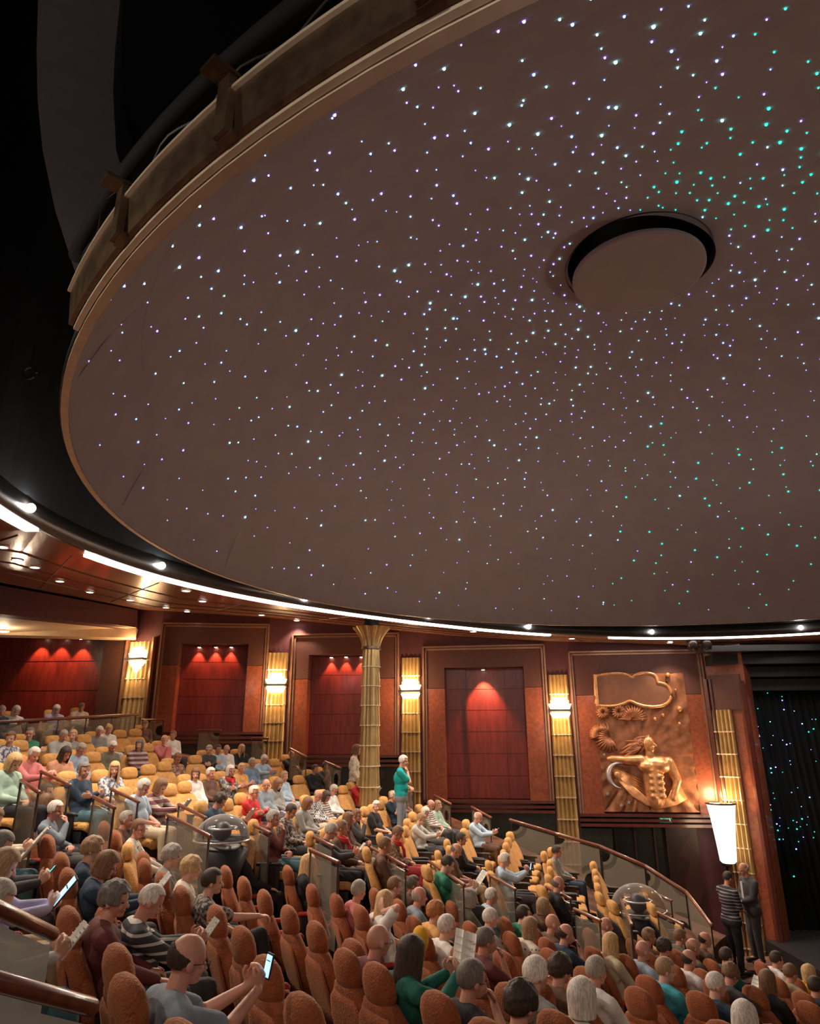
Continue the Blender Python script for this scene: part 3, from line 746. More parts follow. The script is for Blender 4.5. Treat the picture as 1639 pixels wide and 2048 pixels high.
# ---- downlights in the soffit
DL = [(5, 1092), (35, 1118), (70, 1133), (120, 1161), (180, 1183), (260, 1199), (372, 1180), (332, 1214), (405, 1201), (374, 1222), (523, 1229), (593, 1240), (740, 1246), (946, 1262), (1143, 1276), (1339, 1284)]
for i, (px, py) in enumerate(DL):
    p = soffit_pt(px, py)
    if p is None: continue
    t = empty('ceiling_downlight', p - Vector((0, 0, .012)), 0, None, 'downlight', 'small downlights in the wooden soffit')
    t['label'] = 'small recessed downlight in the wooden soffit, ' + ['at the left edge', 'first above the dark lintel', 'second above the dark lintel', 'third above the dark lintel', 'fourth above the dark lintel', 'at the right end of the lintel', 'nearest the light strip at left', 'left of the first niche top', 'between strip and first niche', 'above first niche centre', 'above the pilaster left of round column', 'above the niche left edge behind column', 'right above the column capital', 'above the wide red niche', 'above tall pilaster left of relief', 'above the relief right corner'][i]
    MB().lathe([(.075, .01), (.08, -.005), (.06, -.008)], 16, None, False, False).build('trim_ring', LIP, t)
    MB().lathe([(.001, -.002), (.058, -.002), (.058, .008)], 16).build('lamp_face', DOWN_E, t)
    if i % 2 == 0 or i > 9: add_light('SPOT', 'downlight_lamp', p - Vector((0, 0, .05)), E_DOWN*8, (1, .76, .56), .04, p - Vector((0, 0, 2)), 105, .6)
# ---- dark lintel and cream bulkhead at left rear
A = aty(-60, 1160, 12.0); B_ = aty(275, 1220, 16.6); A2 = aty(-60, 1222, 12.0); B2 = aty(275, 1256, 16.6)
b = MB(); b.rings([[A, B_, B2, A2], [A + Vector((-.3, .3, 0)), B_ + Vector((-.3, .3, 0)), B2 + Vector((-.3, .3, 0)), A2 + Vector((-.3, .3, 0))]]); struct(b.build('ceiling_lintel', UPWALL))
C1 = aty(-60, 1222, 12.0); C2 = aty(20, 1223, 12.9); C3 = aty(272, 1255, 16.5); D3 = aty(272, 1276, 16.5); D1 = aty(-60, 1268, 15.5)
b = MB(); b.add([C1, C2, C3, D3, D1, C1 + Vector((0, .5, .0)), C2 + Vector((0, .5, .0)), C3 + Vector((-.1, .4, .0)), D3 + Vector((-.2, .5, 0)), D1 + Vector((0, .5, 0))],
      [(0, 1, 2, 3, 4), (0, 5, 6, 1), (1, 6, 7, 2), (2, 7, 8, 3), (3, 8, 9, 4)]); struct(b.build('ceiling_bulkhead', CREAM))
p = aty(6, 1263, 15.0)
t = empty('ceiling_downlight', p, 0, 'larger white downlight under the cream bulkhead at left edge', 'downlight')
MB().lathe([(.12, .03), (.13, 0), (.10, -.01)], 18, None, False, False).build('trim_ring', LIP, t); MB().lathe([(.001, -.005), (.1, -.005), (.1, .02)], 18).build('lamp_face', DOWN_E, t)
add_light('POINT', 'bulkhead_lamp', p - Vector((0, 0, .15)), 14, (1, .75, .5), .06)
for i, (px, py) in enumerate(((72, 1272), (112, 1273), (155, 1275))):
    spotlight(PL[0], px, py, -.16, '%s of three small spotlights on the red rear wall' % ORD[i], E_NICHE*1.3, RED_L, .22)
# ---- grey curved bulkhead high in the void at top left
ou = [(80, -60), (76, 0), (73, 100), (75, 200), (85, 300), (110, 420), (165, 590), (230, 700)]; inn = [(245, -60), (240, 0), (230, 100), (226, 180), (232, 300), (262, 400), (330, 520), (400, 600)]
A = [atz(x, y, 4.0) for x, y in ou]; B_ = [atz(x, y, 4.0) for x, y in inn]
b = MB(); R = [[a, c, c + Vector((0, 0, .4)), a + Vector((0, 0, .4))] for a, c in zip(A, B_)]; b.rings(R); struct(b.build('ceiling_curved_bulkhead', VOIDGREY))
o = empty('rigging_hook', atz(60, 746, 3.2), 0, 'small metal hook glinting in the black void at far left', 'hook')
bb = MB(); bb.tube([Vector((.06*math.cos(a), .0, .06*math.sin(a))) for a in [k*PI/8 for k in range(15)]], .008, 6); bb.build('ring', STEEL, o); MB().capsule((0, 0, .06), .006, (0, 0, .4), .006).build('shank', STEEL, o)
# unseen spot added to brighten the curved bulkhead in the void
add_light('SPOT', 'void_fill_light', (-3.6, .6, 2.5), 300, (.8, .82, 1), .1, (-2.2, 3.6, 4.0), 80, .8)

# ============================================================ STAGE END
Yc = 16.2
x0 = aty(1478, 1382, Yc).x; z1 = aty(1560, 1381, Yc).z; x1 = aty(1830, 1500, Yc).x; z0 = -3.9
t = empty('stage_curtain', ((x0+x1)/2, Yc, z0), 0, 'black stage curtain dotted with teal and blue star lights', 'curtain')
b = MB(); n = 160; R0 = []; R1 = []
for j in range(n+1):
    x = x0 + (x1-x0)*j/n; y = Yc + .05*math.sin(j*.9) + .02*math.sin(j*2.3); R0.append(Vector((x+.25, y, z0))); R1.append(Vector((x, y, z1)))
bk = [v + Vector((0, .12, 0)) for v in R0[::-1]]; bk1 = [v + Vector((0, .12, 0)) for v in R1[::-1]]
b.rings([R0+bk, R1+bk1]); b.xf(Matrix.Translation(-t.location)); b.build('fabric', mat('black_velvet', (.006, .008, .010), .8), t, True)
random.seed(9)
for k in range(75):
    px = random.uniform(1492, 1636); py = random.choice((random.uniform(1385, 1520), random.uniform(1480, 1600), random.gauss(1660, 35), random.gauss(1640, 50)))
    if py > 1780 or py < 1384 or px < 1484 + (py-1380)*.15: continue
    p = aty(px, py, Yc-.09); o = bpy.data.objects.new('star_light', sm_mesh[random.choices((1, 2, 3, 0), (2, 2, 6, 2))[0]]); COL.objects.link(o); o.parent = t
    o.location = p - t.location; o.scale = (random.choice((.008, .010, .015)),)*3
struct(MB().box(x0-.3, Yc+.2, -4.2, x1+1, Yc+.35, 2.6).build('wall_stage', BLACK))
# stepped black soffits over the stage
for k, (pa, pb, Y0) in enumerate(((1288, 1300, 14.9), (1306, 1326, 15.2), (1332, 1352, 15.5), (1357, 1380, 15.8))):
    xl = aty(1420+k*14, 1320, Y0).x; xr = aty(1800, 1320, Y0).x; b = MB(); R = []
    for j in range(17):
        f = j/16; x = xl + (xr-xl)*f; y = Y0 + .25*(1-f)**2; z_1 = aty(1550, pa, Y0).z; z_0 = aty(1550, pb, Y0).z
        R.append([Vector((x, y, z_0)), Vector((x, y, z_1)), Vector((x, y+.45, z_1)), Vector((x, y+.45, z_0))])
    b.rings(R); struct(b.build('ceiling_stage_soffit', mat('soffit_black', (.022, .020, .018), .45) if k < 3 else mat('soffit_brown', (.05, .035, .03), .5)))
b = MB(); a = aty(1466, 1362, 15.35); c = aty(1488, 1790, 15.0); b.box(a.x+.12, a.y-.05, -4, a.x+.2, a.y+1.0, a.z); trim(b, MOULD)
for k, (px, py) in enumerate(((1384, 1288), (1412, 1286))):
    p = aty(px, py, 15.2); o = empty('can_light', p, 0, '%s dark cylindrical stage light under the ceiling above relief' % ('left' if k == 0 else 'right'), 'stage light', 'stage lights above the relief')
    MB().lathe([(.001, -.13), (.10, -.13), (.12, .0), (.12, .14)], 20).build('housing', mat('lamp_can', (.05, .035, .035), .25, .6), o, True); MB().capsule((0, 0, .12), .02, (0, 0, .3), .02).build('mounting', STEEL, o)
# stage floor and steps
struct(MB().box(7.0, 12.4, -4.4, 16, Yc+.2, -3.85).build('stage_floor', mat('stage_black', (.02, .018, .022), .5)))
for k in range(4):
    struct(MB().box(7.4+.0*k, 11.1+.33*k, -4.4, 12, 11.45+.33*k+.2, -4.3+.11*k).build('stage_step', mat('step_green_black', (.018, .028, .024), .5)))
    b = MB(); b.box(7.4, 11.09+.33*k, -4.3+.11*k, 8.0, 11.12+.33*k, -4.285+.11*k); trim(b, LIP)
struct(MB().box(-.0, 6, -4.75, 18, 17, -4.4).build('floor', mat('maroon_carpet', (.11, .025, .028), .95, var=.4, scale=3)))

# ============================================================ FLOORS (raked cone sectors)
CX, CY = 8.0, 9.8
def hN(r): return 1.06 + .23*(10-r)
def hF(r): return .75 + .245*(10-r)
SEATH = .82
def floorz(x, y, blk):
    r = math.hypot(x-CX, y-CY); return -(hN(r) if blk == 'N' else hF(r)) - SEATH
CARPET = bpy.data.materials.new('golden_wave_carpet'); CARPET.use_nodes = True
nt = CARPET.node_tree; bs = nt.nodes['Principled BSDF']; bs.inputs['Roughness'].default_value = .95
tc = nt.nodes.new('ShaderNodeTexCoord'); wv = nt.nodes.new('ShaderNodeTexWave'); wv.inputs['Scale'].default_value = 1.5; wv.inputs['Distortion'].default_value = 9; wv.inputs['Detail'].default_value = 1; wv.inputs['Detail Scale'].default_value = .8
rp_ = nt.nodes.new('ShaderNodeValToRGB'); rp_.color_ramp.interpolation = 'CONSTANT'; rp_.color_ramp.elements[0].color = (.10, .03, .01, 1); rp_.color_ramp.elements[1].color = (.58, .25, .06, 1); rp_.color_ramp.elements[1].position = .22
nt.links.new(tc.outputs['Object'], wv.inputs['Vector']); nt.links.new(wv.outputs['Fac'], rp_.inputs[0]); nt.links.new(rp_.outputs[0], bs.inputs['Base Color'])
DARKC = mat('dark_wave_carpet', (.12, .05, .03), .95, var=.5, scale=4)
def sector(name, a0, a1, r0, r1, h, m):
    b = MB(); n = 60; k = 16; vs_ = []; fs_ = []
    for i in range(n+1):
        a = math.radians(a0 + (a1-a0)*i/n)
        for j in range(k+1): r = r0 + (r1-r0)*j/k; vs_.append((CX + r*math.cos(a), CY + r*math.sin(a), -h(r)-SEATH))
    for i in range(n):
        for j in range(k): q = i*(k+1)+j; fs_.append((q, q+1, q+k+2, q+k+1))
    N = len(vs_); vs_ += [(x, y, z-.5) for x, y, z in vs_]; fs_ += [tuple(v+N for v in f[::-1]) for f in fs_]
    for i in range(n):
        for j in (0, k): q = i*(k+1)+j; fs_.append((q, q+k+1, q+k+1+N, q+N))
    for j in range(k):
        for i in (0, n): q = i*(k+1)+j; fs_.append((q, q+1, q+1+N, q+N))
    b.add(vs_, fs_); return struct(b.build(name, m))
sector('floor_far', 154.5, 190.5, 4.0, 15.5, hF, CARPET)
sector('floor_far', 138, 154.4, 4.0, 15.5, hF, DARKC)
sector('floor_near', 191, 300, 4.0, 15.5, hN, DARKC)
# ============================================================ SEATS
SSC = .73      # seat size
PSC = .70      # people size
def spow(c, p): return math.copysign(abs(c)**p, c)
def loft_sections(secs, n=20, p=.6):
    """secs: (x, z, half width y, half thickness x)"""
    b = MB(); R = []
    for x, z, wy, tx in secs:
        R.append([Vector((x + tx*spow(math.cos(2*PI*j/n), p), wy*spow(math.sin(2*PI*j/n), p), z)) for j in range(n)])
    return b.rings(R)
def sx(z): return -.14 - .34*(z-.36)
def seat_meshes(fab, arm):
    hw = .80 if fab is YEL else .92
    back = loft_sections([(sx(.34), .34, .20, .05), (sx(.40), .40, .24, .085), (sx(.56), .56, .265, .095), (sx(.70), .70, .262, .09), (sx(.79), .79, .235, .08), (sx(.84), .84, .19, .075), (sx(.875), .875, .165, .07), (sx(.90), .90, .13, .05)], 24, .7).mesh('backrest', fab, True)
    head = loft_sections([(sx(.86), .86, .12, .045), (sx(.88), .88, .15, .068), (sx(.93)+.01, .93, .166, .078), (sx(1.0)+.02, 1.0, .168, .080), (sx(1.06)+.03, 1.06, .150, .068), (sx(1.10)+.035, 1.10, .105, .045), (sx(1.12)+.035, 1.12, .04, .02)], 24, .85).mesh('headrest', fab, True)
    for v in head.vertices: v.co.y *= hw
    if fab is YEL:                                   # squarer pillow and shoulders on the golden seats
        back = loft_sections([(sx(.34), .34, .20, .05), (sx(.40), .40, .24, .085), (sx(.56), .56, .262, .09), (sx(.70), .70, .250, .08), (sx(.80), .80, .225, .068), (sx(.87), .87, .20, .058), (sx(.905), .905, .17, .045), (sx(.92), .92, .12, .03)], 28, .5).mesh('backrest', fab, True)
        head = loft_sections([(sx(.925)+.005, .925, .10, .035), (sx(.935)+.005, .935, .132, .055), (sx(.97)+.01, .97, .145, .066), (sx(1.04)+.02, 1.04, .145, .066), (sx(1.09)+.03, 1.09, .128, .054), (sx(1.11)+.035, 1.11, .095, .036), (sx(1.12)+.035, 1.12, .04, .02)], 28, .6).mesh('headrest', fab, True)
    cush = MB(); n = 20; R = []
    for x, wy, zt in ((-.12, .21, .43), (-.10, .235, .455), (.10, .24, .46), (.24, .235, .46), (.285, .22, .445), (.30, .20, .42)):
        R.append([Vector((x, wy*spow(math.cos(2*PI*j/n), .45), zt-.055 + .055*spow(math.sin(2*PI*j/n), .5))) for j in range(n)])
    cush = cush.rings(R).mesh('seat_cushion', fab, True)
    base = MB(); base.box(-.16, -.24, .10, .26, .24, .345); base.box(-.14, -.10, -.10, .10, .10, .11); base = base.mesh('seat_base', BASEB)
    shell = loft_sections([(sx(.28)-.07, .28, .20, .02), (sx(.45)-.085, .45, .245, .02), (sx(.62)-.088, .62, .25, .02), (sx(.76)-.078, .76, .21, .018), (sx(.82)-.066, .82, .15, .012)], 20, .6).mesh('back_shell', fab if fab is DIM_FAB else BASEB, True)
    armm = MB(); R = []
    for x, z, wy, tz in ((-.20, .57, .018, .02), (-.19, .575, .026, .026), (.06, .575, .030, .026), (.15, .57, .03, .026), (.18, .555, .02, .016)):
        R.append([Vector((x, wy*math.cos(2*PI*j/12), z + tz*math.sin(2*PI*j/12))) for j in range(12)])
    armm.rings(R); armm = armm.mesh('armrest', arm, True)
    post = MB().box(-.15, -.018, .14, .13, .018, .56).mesh('armrest_panel', BASEB)
    return back, head, cush, base, shell, armm, post
def proto_seat(fab, arm):
    ms = seat_meshes(fab, arm); t = empty('theatre_seat')
    for nm, me in zip(('backrest', 'headrest', 'seat_cushion', 'seat_base', 'back_shell'), ms[:5]):
        o = bpy.data.objects.new(nm, me); COL.objects.link(o); o.parent = t
    for sy in (-.265, .265):
        o = bpy.data.objects.new('armrest', ms[5]); COL.objects.link(o); o.parent = t; o.location = (0, sy, 0)
        q = bpy.data.objects.new('armrest_panel', ms[6]); COL.objects.link(q); q.parent = o
    return t
PROTO = {'F': proto_seat(YEL, BASEB), 'N': proto_seat(DIM_FAB, ARMR)}
USED = set(); SEATS = []
def swing(x, blk):
    """rows at the rear of the far block curve round towards the near side"""
    return -math.radians(26)*max(0, min(1, (.3-x)/4)) if blk == 'F' else 0
def copy_tree(o, parent=None):
    c = o.copy(); COL.objects.link(c); c.parent = parent
    for ch in [x for x in o.children]: copy_tree(ch, c)
    return c
def surf(px, py, blk, dz):
    d = ray(px, py); h = hN if blk == 'N' else hF
    def g(t): return t*d.z + h(math.hypot(t*d.x-CX, t*d.y-CY)) - dz
    t = 1.0; prev = g(t)
    while t < 40:
        t2 = t + .05; v = g(t2)
        if prev > 0 and v <= 0:
            for _ in range(12):
                m = (t+t2)/2
                if g(m) > 0: t = m
                else: t2 = m
            return d*t2
        prev = v; t = t2
    return None
def place_seat(x, y, blk, person=None, px=None, turn=0):
    t = PROTO[blk] if blk not in USED else copy_tree(PROTO[blk]); USED.add(blk)
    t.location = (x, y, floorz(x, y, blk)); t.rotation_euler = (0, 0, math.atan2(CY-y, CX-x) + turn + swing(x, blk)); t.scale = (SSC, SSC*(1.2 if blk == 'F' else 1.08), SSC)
    t['category'] = 'theatre seat'; t['group'] = 'golden seats of the far block' if blk == 'F' else 'dim-lit orange seats of the near block'
    SEATS.append((t, blk, person, px)); return t

# ============================================================ PEOPLE
def ik(S, W, a, b, hint):
    S, W = Vector(S), Vector(W); d = W - S; L = min(d.length, a+b-.005); d.normalize(); W = S + d*L
    x = (a*a - b*b + L*L)/(2*L); h = math.sqrt(max(1e-6, a*a-x*x)); hp = Vector(hint) - d*Vector(hint).dot(d); hp.normalize()
    return S + d*x + hp*h, W
def hand(b, W, f, n, side, curl=.5):
    """palm with four unequal bent fingers and a thumb; f finger direction, n palm side"""
    f = Vector(f).normalized(); n = Vector(n); n = (n - f*n.dot(f)).normalized(); s = f.cross(n)*side
    W = Vector(W)
    for k, off in enumerate((-.030, -.010, .010, .029)):
        K = W + f*.085 + s*off*1.1 - f*(.006*(k in (0, 3)))
        b.capsule(W + f*.01 + s*off*.7, .014, K, .0125, 8, 2)
        L = (.040, .045, .042, .034)[k]; a1 = curl*.9; a2 = curl*1.7
        m1 = K + (f*math.cos(a1) + n*math.sin(a1))*L; m2 = m1 + (f*math.cos(a2) + n*math.sin(a2))*L*.85
        b.capsule(K, .0115, m1, .0105, 8, 2); b.capsule(m1, .0105, m2, .009, 8, 2)
    T0 = W + f*.025 - s*.028; T1 = T0 + (f*.6 - s*.75 + n*.25).normalized()*.042; T2 = T1 + (f*.9 - s*.1 + n*.35).normalized()*.034
    b.capsule(T0, .015, T1, .0125, 8, 2); b.capsule(T1, .0125, T2, .0105, 8, 2)
def head_parts(b, M):
    P = lambda x, y, z: M @ Vector((x, y, z))
    R3 = M.to_3x3()
    b.ell(P(-.004, 0, .125), .100, .077, .098, R3); b.capsule(P(.015, 0, .058), .058, P(.052, 0, .028), .036, 12)
    b.ell(P(.042, 0, .082), .052, .058, .078, R3); b.capsule(P(.088, 0, .102), .010, P(.110, 0, .070), .0145, 8)
    b.capsule(P(.078, -.030, .118), .014, P(.078, .030, .118), .014, 8)
    for s in (-1, 1):
        b.ell(P(-.005, s*.079, .088), .020, .011, .031, R3); b.ell(P(.070, s*.032, .066), .022, .02, .022, R3)
    b.capsule(P(.086, -.014, .040), .010, P(.086, .014, .040), .010, 8)
    b.ell(P(.068, 0, .014), .024, .022, .018, R3)
POSES = {}
def make_pose(key, rw, lw, yaw=0, pitch=0, rf=(1, 0, 0), rn=(0, 0, -1), lf=None, ln=None, curl=.5, stand=False, rhint=(-.3, -.6, -1), lhint=(-.3, .6, -1), stride=.0, knee=0, stout=1.0):
    lf = lf or (rf[0], -rf[1], rf[2]); ln = ln or (rn[0], -rn[1], rn[2])
    if stand:
        hipz = .93; sh = 1.43; ch = 1.28; be = 1.08; nk = 1.46; tl = 0.0
    else:
        hipz = .54; sh = .985; ch = .87; be = .70; nk = 1.00; tl = -.125
    HM = Matrix.Translation((tl + (.045 if not stand else .03), 0, nk+.075)) @ Matrix.Rotation(math.radians(yaw), 4, 'Z') @ Matrix.Rotation(math.radians(pitch), 4, 'Y')
    b = MB()
    head_parts(b, HM)
    b.capsule((tl-.01, 0, nk-.02), .058, HM @ Vector((-.012, 0, .05)), .052, 12)
    b.capsule((0, -.08, hipz), .12, (0, .08, hipz), .12, 14); b.ell((tl*.5, 0, be), .115*stout, .145, .16); b.ell((tl-.005, 0, ch), .115, .16, .16)
    b.capsule((tl-.01, -.135, sh-.01), .066, (tl-.01, .135, sh-.01), .066, 12)
    SR, SL = (tl-.01, -.195, sh-.02), (tl-.01, .195, sh-.02)
    ER, WR = ik(SR, rw, .28, .25, rhint); EL, WL = ik(SL, lw, .28, .25, lhint)
    for S, E_, W in ((SR, ER, WR), (SL, EL, WL)):
        b.capsule(S, .054, E_, .041, 10); b.capsule(E_, .043, W, .027, 10)
    hand(b, WR, rf, rn, -1, curl); hand(b, WL, lf, ln, 1, curl)
    legs = []
    for s in (-1, 1):
        if stand:
            st = stride*s; K = Vector((st*.5+.02, s*.095, .49)); A = Vector((st, s*.10, .09)); Hp = Vector((0, s*.085, hipz-.03))
        else:
            up = knee if s == -1 else 0
            Hp = Vector((.02, s*.09, hipz)); K = Vector((.43, s*.13 - up*.08*s, .54 + up*.13)); A = Vector((.47 + up*.12, s*.13, -.0 + up*.06))
        legs.append((Hp, K, A)); b.capsule(Hp, .088, K, .060, 12); b.capsule(K, .060, A, .038, 12)
        b.capsule(A + Vector((0, 0, -.02)), .040, A + Vector((.15, 0, -.05)), .030, 8)
    body = remesh(b, 'body', .0078, 2, .4)
    body.materials.append(None); body.materials.append(EYE); body.materials.append(LIPM)
    inv = HM.inverted()
    for p in body.polygons:
        c = inv @ p.center
        if c.x > .06:
            if abs(abs(c.y)-.031) < .011 and abs(c.z-.097) < .0065: p.material_index = 1
            elif abs(c.y) < .024 and abs(c.z-.038) < .006 and c.x > .075: p.material_index = 2
    def torso(b, g):
        b.capsule((0, -.085, hipz-.0), .118+g, (0, .085, hipz-.0), .118+g, 14); b.ell((tl*.5+.005, 0, be), .115*stout+g, .148+g, .17+g); b.ell((tl-.005, 0, ch), .118*stout+g, .172+g, .165+g)
        b.capsule((tl-.015, -.15, sh-.015), .062+g, (tl-.015, .15, sh-.015), .062+g, 12); b.capsule((tl-.02, -.09, sh+.012), .055+g, (tl-.02, .09, sh+.012), .055+g, 12); b.capsule((tl-.01, 0, nk-.06), .075+g, (tl-.005, 0, nk-.005), .058+g, 12)
    g = .016
    bl = MB(); torso(bl, g)
    bs = MB(); torso(bs, g)
    for S, E_, W in ((SR, ER, WR), (SL, EL, WL)):
        bl.capsule(S, .056+g, E_, .045+g, 12); bl.capsule(E_, .045+g, Vector(E_).lerp(Vector(W), .93), .030+g*.8, 12)
        bs.capsule(S, .056+g, Vector(S).lerp(E_, .72), .052+g, 12)
    tl_ = remesh(bl, 'shirt', .014, 4); ts_ = remesh(bs, 'shirt', .014, 4)
    bp = MB(); bp.capsule((0, -.085, hipz-.02), .122+g, (0, .085, hipz-.02), .122+g, 14)
    for Hp, K, A in legs: bp.capsule(Hp, .092+g*.6, K, .066+g*.7, 12); bp.capsule(K, .066+g*.6, A + Vector((0, 0, .02)), .052+g*.4, 12)
    pn = remesh(bp, 'trousers', .016, 4)
    sh_ = MB()
    for Hp, K, A in legs: sh_.capsule(A + Vector((-.03, 0, -.035)), .045, A + Vector((.17, 0, -.055)), .038, 12)
    sm = remesh(sh_, 'shoes', .012, 2)
    for me in (tl_, ts_, pn, sm): me.materials.append(None)
    POSES[key] = dict(body=body, long=tl_, short=ts_, pants=pn, shoes=sm, HM=HM, hand=((Vector(WR)+Vector(WL))/2), stand=stand, WR=Vector(WR), WL=Vector(WL))

up = (.15, .1, 1)
make_pose('L', (.20, -.06, .665), (.21, .05, .67), 0, 4, rf=(.55, .7, -.15), curl=.7)
make_pose('LC', (.20, -.06, .665), (.21, .05, .67), -48, 6, rf=(.55, .7, -.15), curl=.7, stout=1.12)
make_pose('LD', (.19, -.05, .67), (.21, .06, .67), -8, 26, rf=(.55, .7, -.15), curl=.7, stout=1.1)
make_pose('X', (.17, .09, .85), (.19, -.09, .82), -12, 4, rf=(.0, 1, .15), rn=(-1, 0, 0), curl=.3, stout=1.15)
make_pose('XC', (.17, .09, .85), (.19, -.09, .82), -48, 6, rf=(.0, 1, .15), rn=(-1, 0, 0), curl=.3, stout=1.15)
make_pose('H', (.11, -.03, 1.01), (.20, -.04, .72), -12, 8, rf=(-.35, .15, 1), rn=(-1, .2, 0), lf=(.4, -1, 0), ln=(0, 0, -1), curl=.9, rhint=(.4, -.4, -1))
make_pose('R', (.33, -.10, .84), (.33, .10, .84), -6, 24, rf=(.75, .35, .55), rn=(-.3, 1, .1), curl=.8)
make_pose('P', (.33, -.06, .98), (.33, .06, .97), -4, 10, rf=(.4, .3, .9), rn=(-.5, .8, .1), curl=.9, rhint=(.1, -.3, -1), lhint=(.1, .3, -1))
make_pose('T', (.26, -.13, .655), (.26, .13, .655), -4, 4, rf=(1, .1, -.25), curl=.45)
make_pose('TL', (.26, -.13, .655), (.26, .13, .655), 34, 4, rf=(1, .1, -.25), curl=.45)
make_pose('TR', (.26, -.13, .655), (.26, .13, .655), -34, 6, rf=(1, .1, -.25), curl=.45, stout=1.1)
make_pose('B', (-.13, -.13, 1.10), (.26, .13, .655), 20, 12, rf=(-.15, .45, 1), rn=(.9, .5, 0), lf=(1, 0, -.2), ln=(0, 0, -1), curl=.3, rhint=(.3, -1, -.2))
make_pose('O', (.40, -.17, .86), (.26, .13, .655), -10, 2, rf=(1, .1, -.1), rn=(0, 0, -1), curl=.9, knee=1)
make_pose('SW', (.14, -.22, .95), (-.10, .24, .92), 0, 10, rf=(.3, 0, -1), rn=(0, 1, 0), curl=.7, stand=True, stride=.17)
make_pose('SH', (.14, -.03, 1.42), (.20, -.03, 1.10), -8, 10, rf=(-.3, .15, 1), rn=(-1, .2, 0), lf=(.4, -1, 0), ln=(0, 0, -1), curl=.9, stand=True, rhint=(.4, -.4, -1), stride=.05, stout=1.2)
make_pose('SF', (.24, -.02, 1.08), (.24, .02, 1.06), 0, 14, rf=(.6, .6, 0), rn=(-.5, 0, -1), curl=.8, stand=True, stout=1.2)

def hair_mesh(style):
    """shell of hair in the head frame; opening at the face"""
    n, k = 56, 30
    grow = {'short': .012, 'crop': .006, 'fringe': .009, 'bob': .017, 'long': .015, 'curly': .020, 'quiff': .017, 'bun': .010}[style]
    zlow = {'short': .045, 'crop': .05, 'fringe': .045, 'bob': -.01, 'long': -.19, 'curly': .02, 'quiff': .04, 'bun': .04}[style]
    face = {'short': 62, 'crop': 66, 'fringe': 78, 'bob': 50, 'long': 46, 'curly': 48, 'quiff': 60, 'bun': 58}[style]
    grid = []
    for i in range(k+1):
        row = []
        t = i/k
        for j in range(n):
            a = 2*PI*j/n
            if style in ('bob', 'long') and t > .5:
                zz = .125 + (zlow-.125)*(t-.5)/.5; rr = 1.0 - .12*(t-.5)*2*(style == 'bob'); z = zz
                x = -.004 + (.100*rr+grow)*math.cos(a); y = (.077*rr+grow*1.1)*math.sin(a)
                if style == 'long' and x < 0: x -= .02*(t-.5)
            else:
                e = PI/2 - (PI/2*t*2 if style in ('bob', 'long') else (PI*.70)*t)
                x = -.004 + (.100+grow)*math.cos(e)*math.cos(a); y = (.077+grow)*math.cos(e)*math.sin(a); z = .125 + (.098+grow)*math.sin(e)
            v = Vector((x, y, z)); amp = {'curly': .010, 'long': .006, 'bob': .005}.get(style, .003)
            f = 28 if style == 'curly' else 18
            v += (v - Vector((0, 0, .11))).normalized()*amp*noise.noise(Vector((x*f+3, y*f*1.5, z*(f if style == 'curly' else 5))))
            row.append(v)
        grid.append(row)
    def keep(i, j):
        a = abs((2*PI*(j+.5)/n + PI) % (2*PI) - PI); v = grid[i][j]
        deg = math.degrees(a); z = v.z
        if style == 'fringe':
            return deg > 84 and .028 < z < .118 + .075*(deg-84)/96 and not (z < .085 and deg < 108)
        hz = .175 if style not in ('bob', 'curly', 'long') else .165
        if z < hz and deg < face*(1 if z > .10 else (1.2 if style in ('short', 'crop', 'quiff', 'bun') else 1)): return False
        if style in ('short', 'crop', 'quiff', 'bun', 'curly'):
            if z < .085 and deg < 108: return False
            if z < zlow: return False
        return True
    vs = [p for r in grid for p in r]; fs = []
    for i in range(k):
        for j in range(n):
            if keep(i, j): q = (j+1) % n; fs.append((i*n+j, (i+1)*n+j, (i+1)*n+q, i*n+q))
    b = MB(); b.add(vs, fs); me = bpy.data.meshes.new('hair'); me.from_pydata(b.v, [], b.f); me.update()
    bm = bmesh.new(); bm.from_mesh(me); bmesh.ops.remove_doubles(bm, verts=bm.verts, dist=.0008); bmesh.ops.delete(bm, geom=[v for v in bm.verts if not v.link_faces], context='VERTS')
    for _ in range(4): bmesh.ops.smooth_vert(bm, verts=[v for v in bm.verts if v.is_boundary], factor=.5, use_axis_x=True, use_axis_y=True, use_axis_z=True)
    bmesh.ops.recalc_face_normals(bm, faces=bm.faces); bm.to_mesh(me); bm.free()
    out = solid(me, .018); out.name = 'hair'
    if style == 'bun':
        bb = MB().ell((-.11, 0, .17), .04, .045, .04).mesh('x'); bm = bmesh.new(); bm.from_mesh(out); bm.from_mesh(bb); bm.to_mesh(out); bm.free()
    for p in out.polygons: p.use_smooth = True
    out.materials.clear(); out.materials.append(None); return out
HAIR = {s: hair_mesh(s) for s in ('short', 'crop', 'fringe', 'bob', 'long', 'curly', 'quiff', 'bun')}
def hairmat(nm, c): 
    m = mat('hair_'+nm, c, .55, var=.3, scale=30, stretch=(3, 3, .6), bump=.5, bscale=50); return m
HC = {'w': hairmat('white', (.72, .66, .60)), 'g': hairmat('grey', (.40, .36, .32)), 'd': hairmat('dark_grey', (.16, .14, .13)), 'n': hairmat('brown', (.20, .10, .05)),
      'k': hairmat('dark_brown', (.045, .028, .02)), 'b': hairmat('blonde', (.62, .40, .19)), 'r': hairmat('ginger', (.45, .17, .05)), 'l': hairmat('light_brown', (.36, .22, .12))}
def cloth(nm, c): return mat('cloth_'+nm, c, .85, var=.12, scale=9, bump=.25, bscale=25)
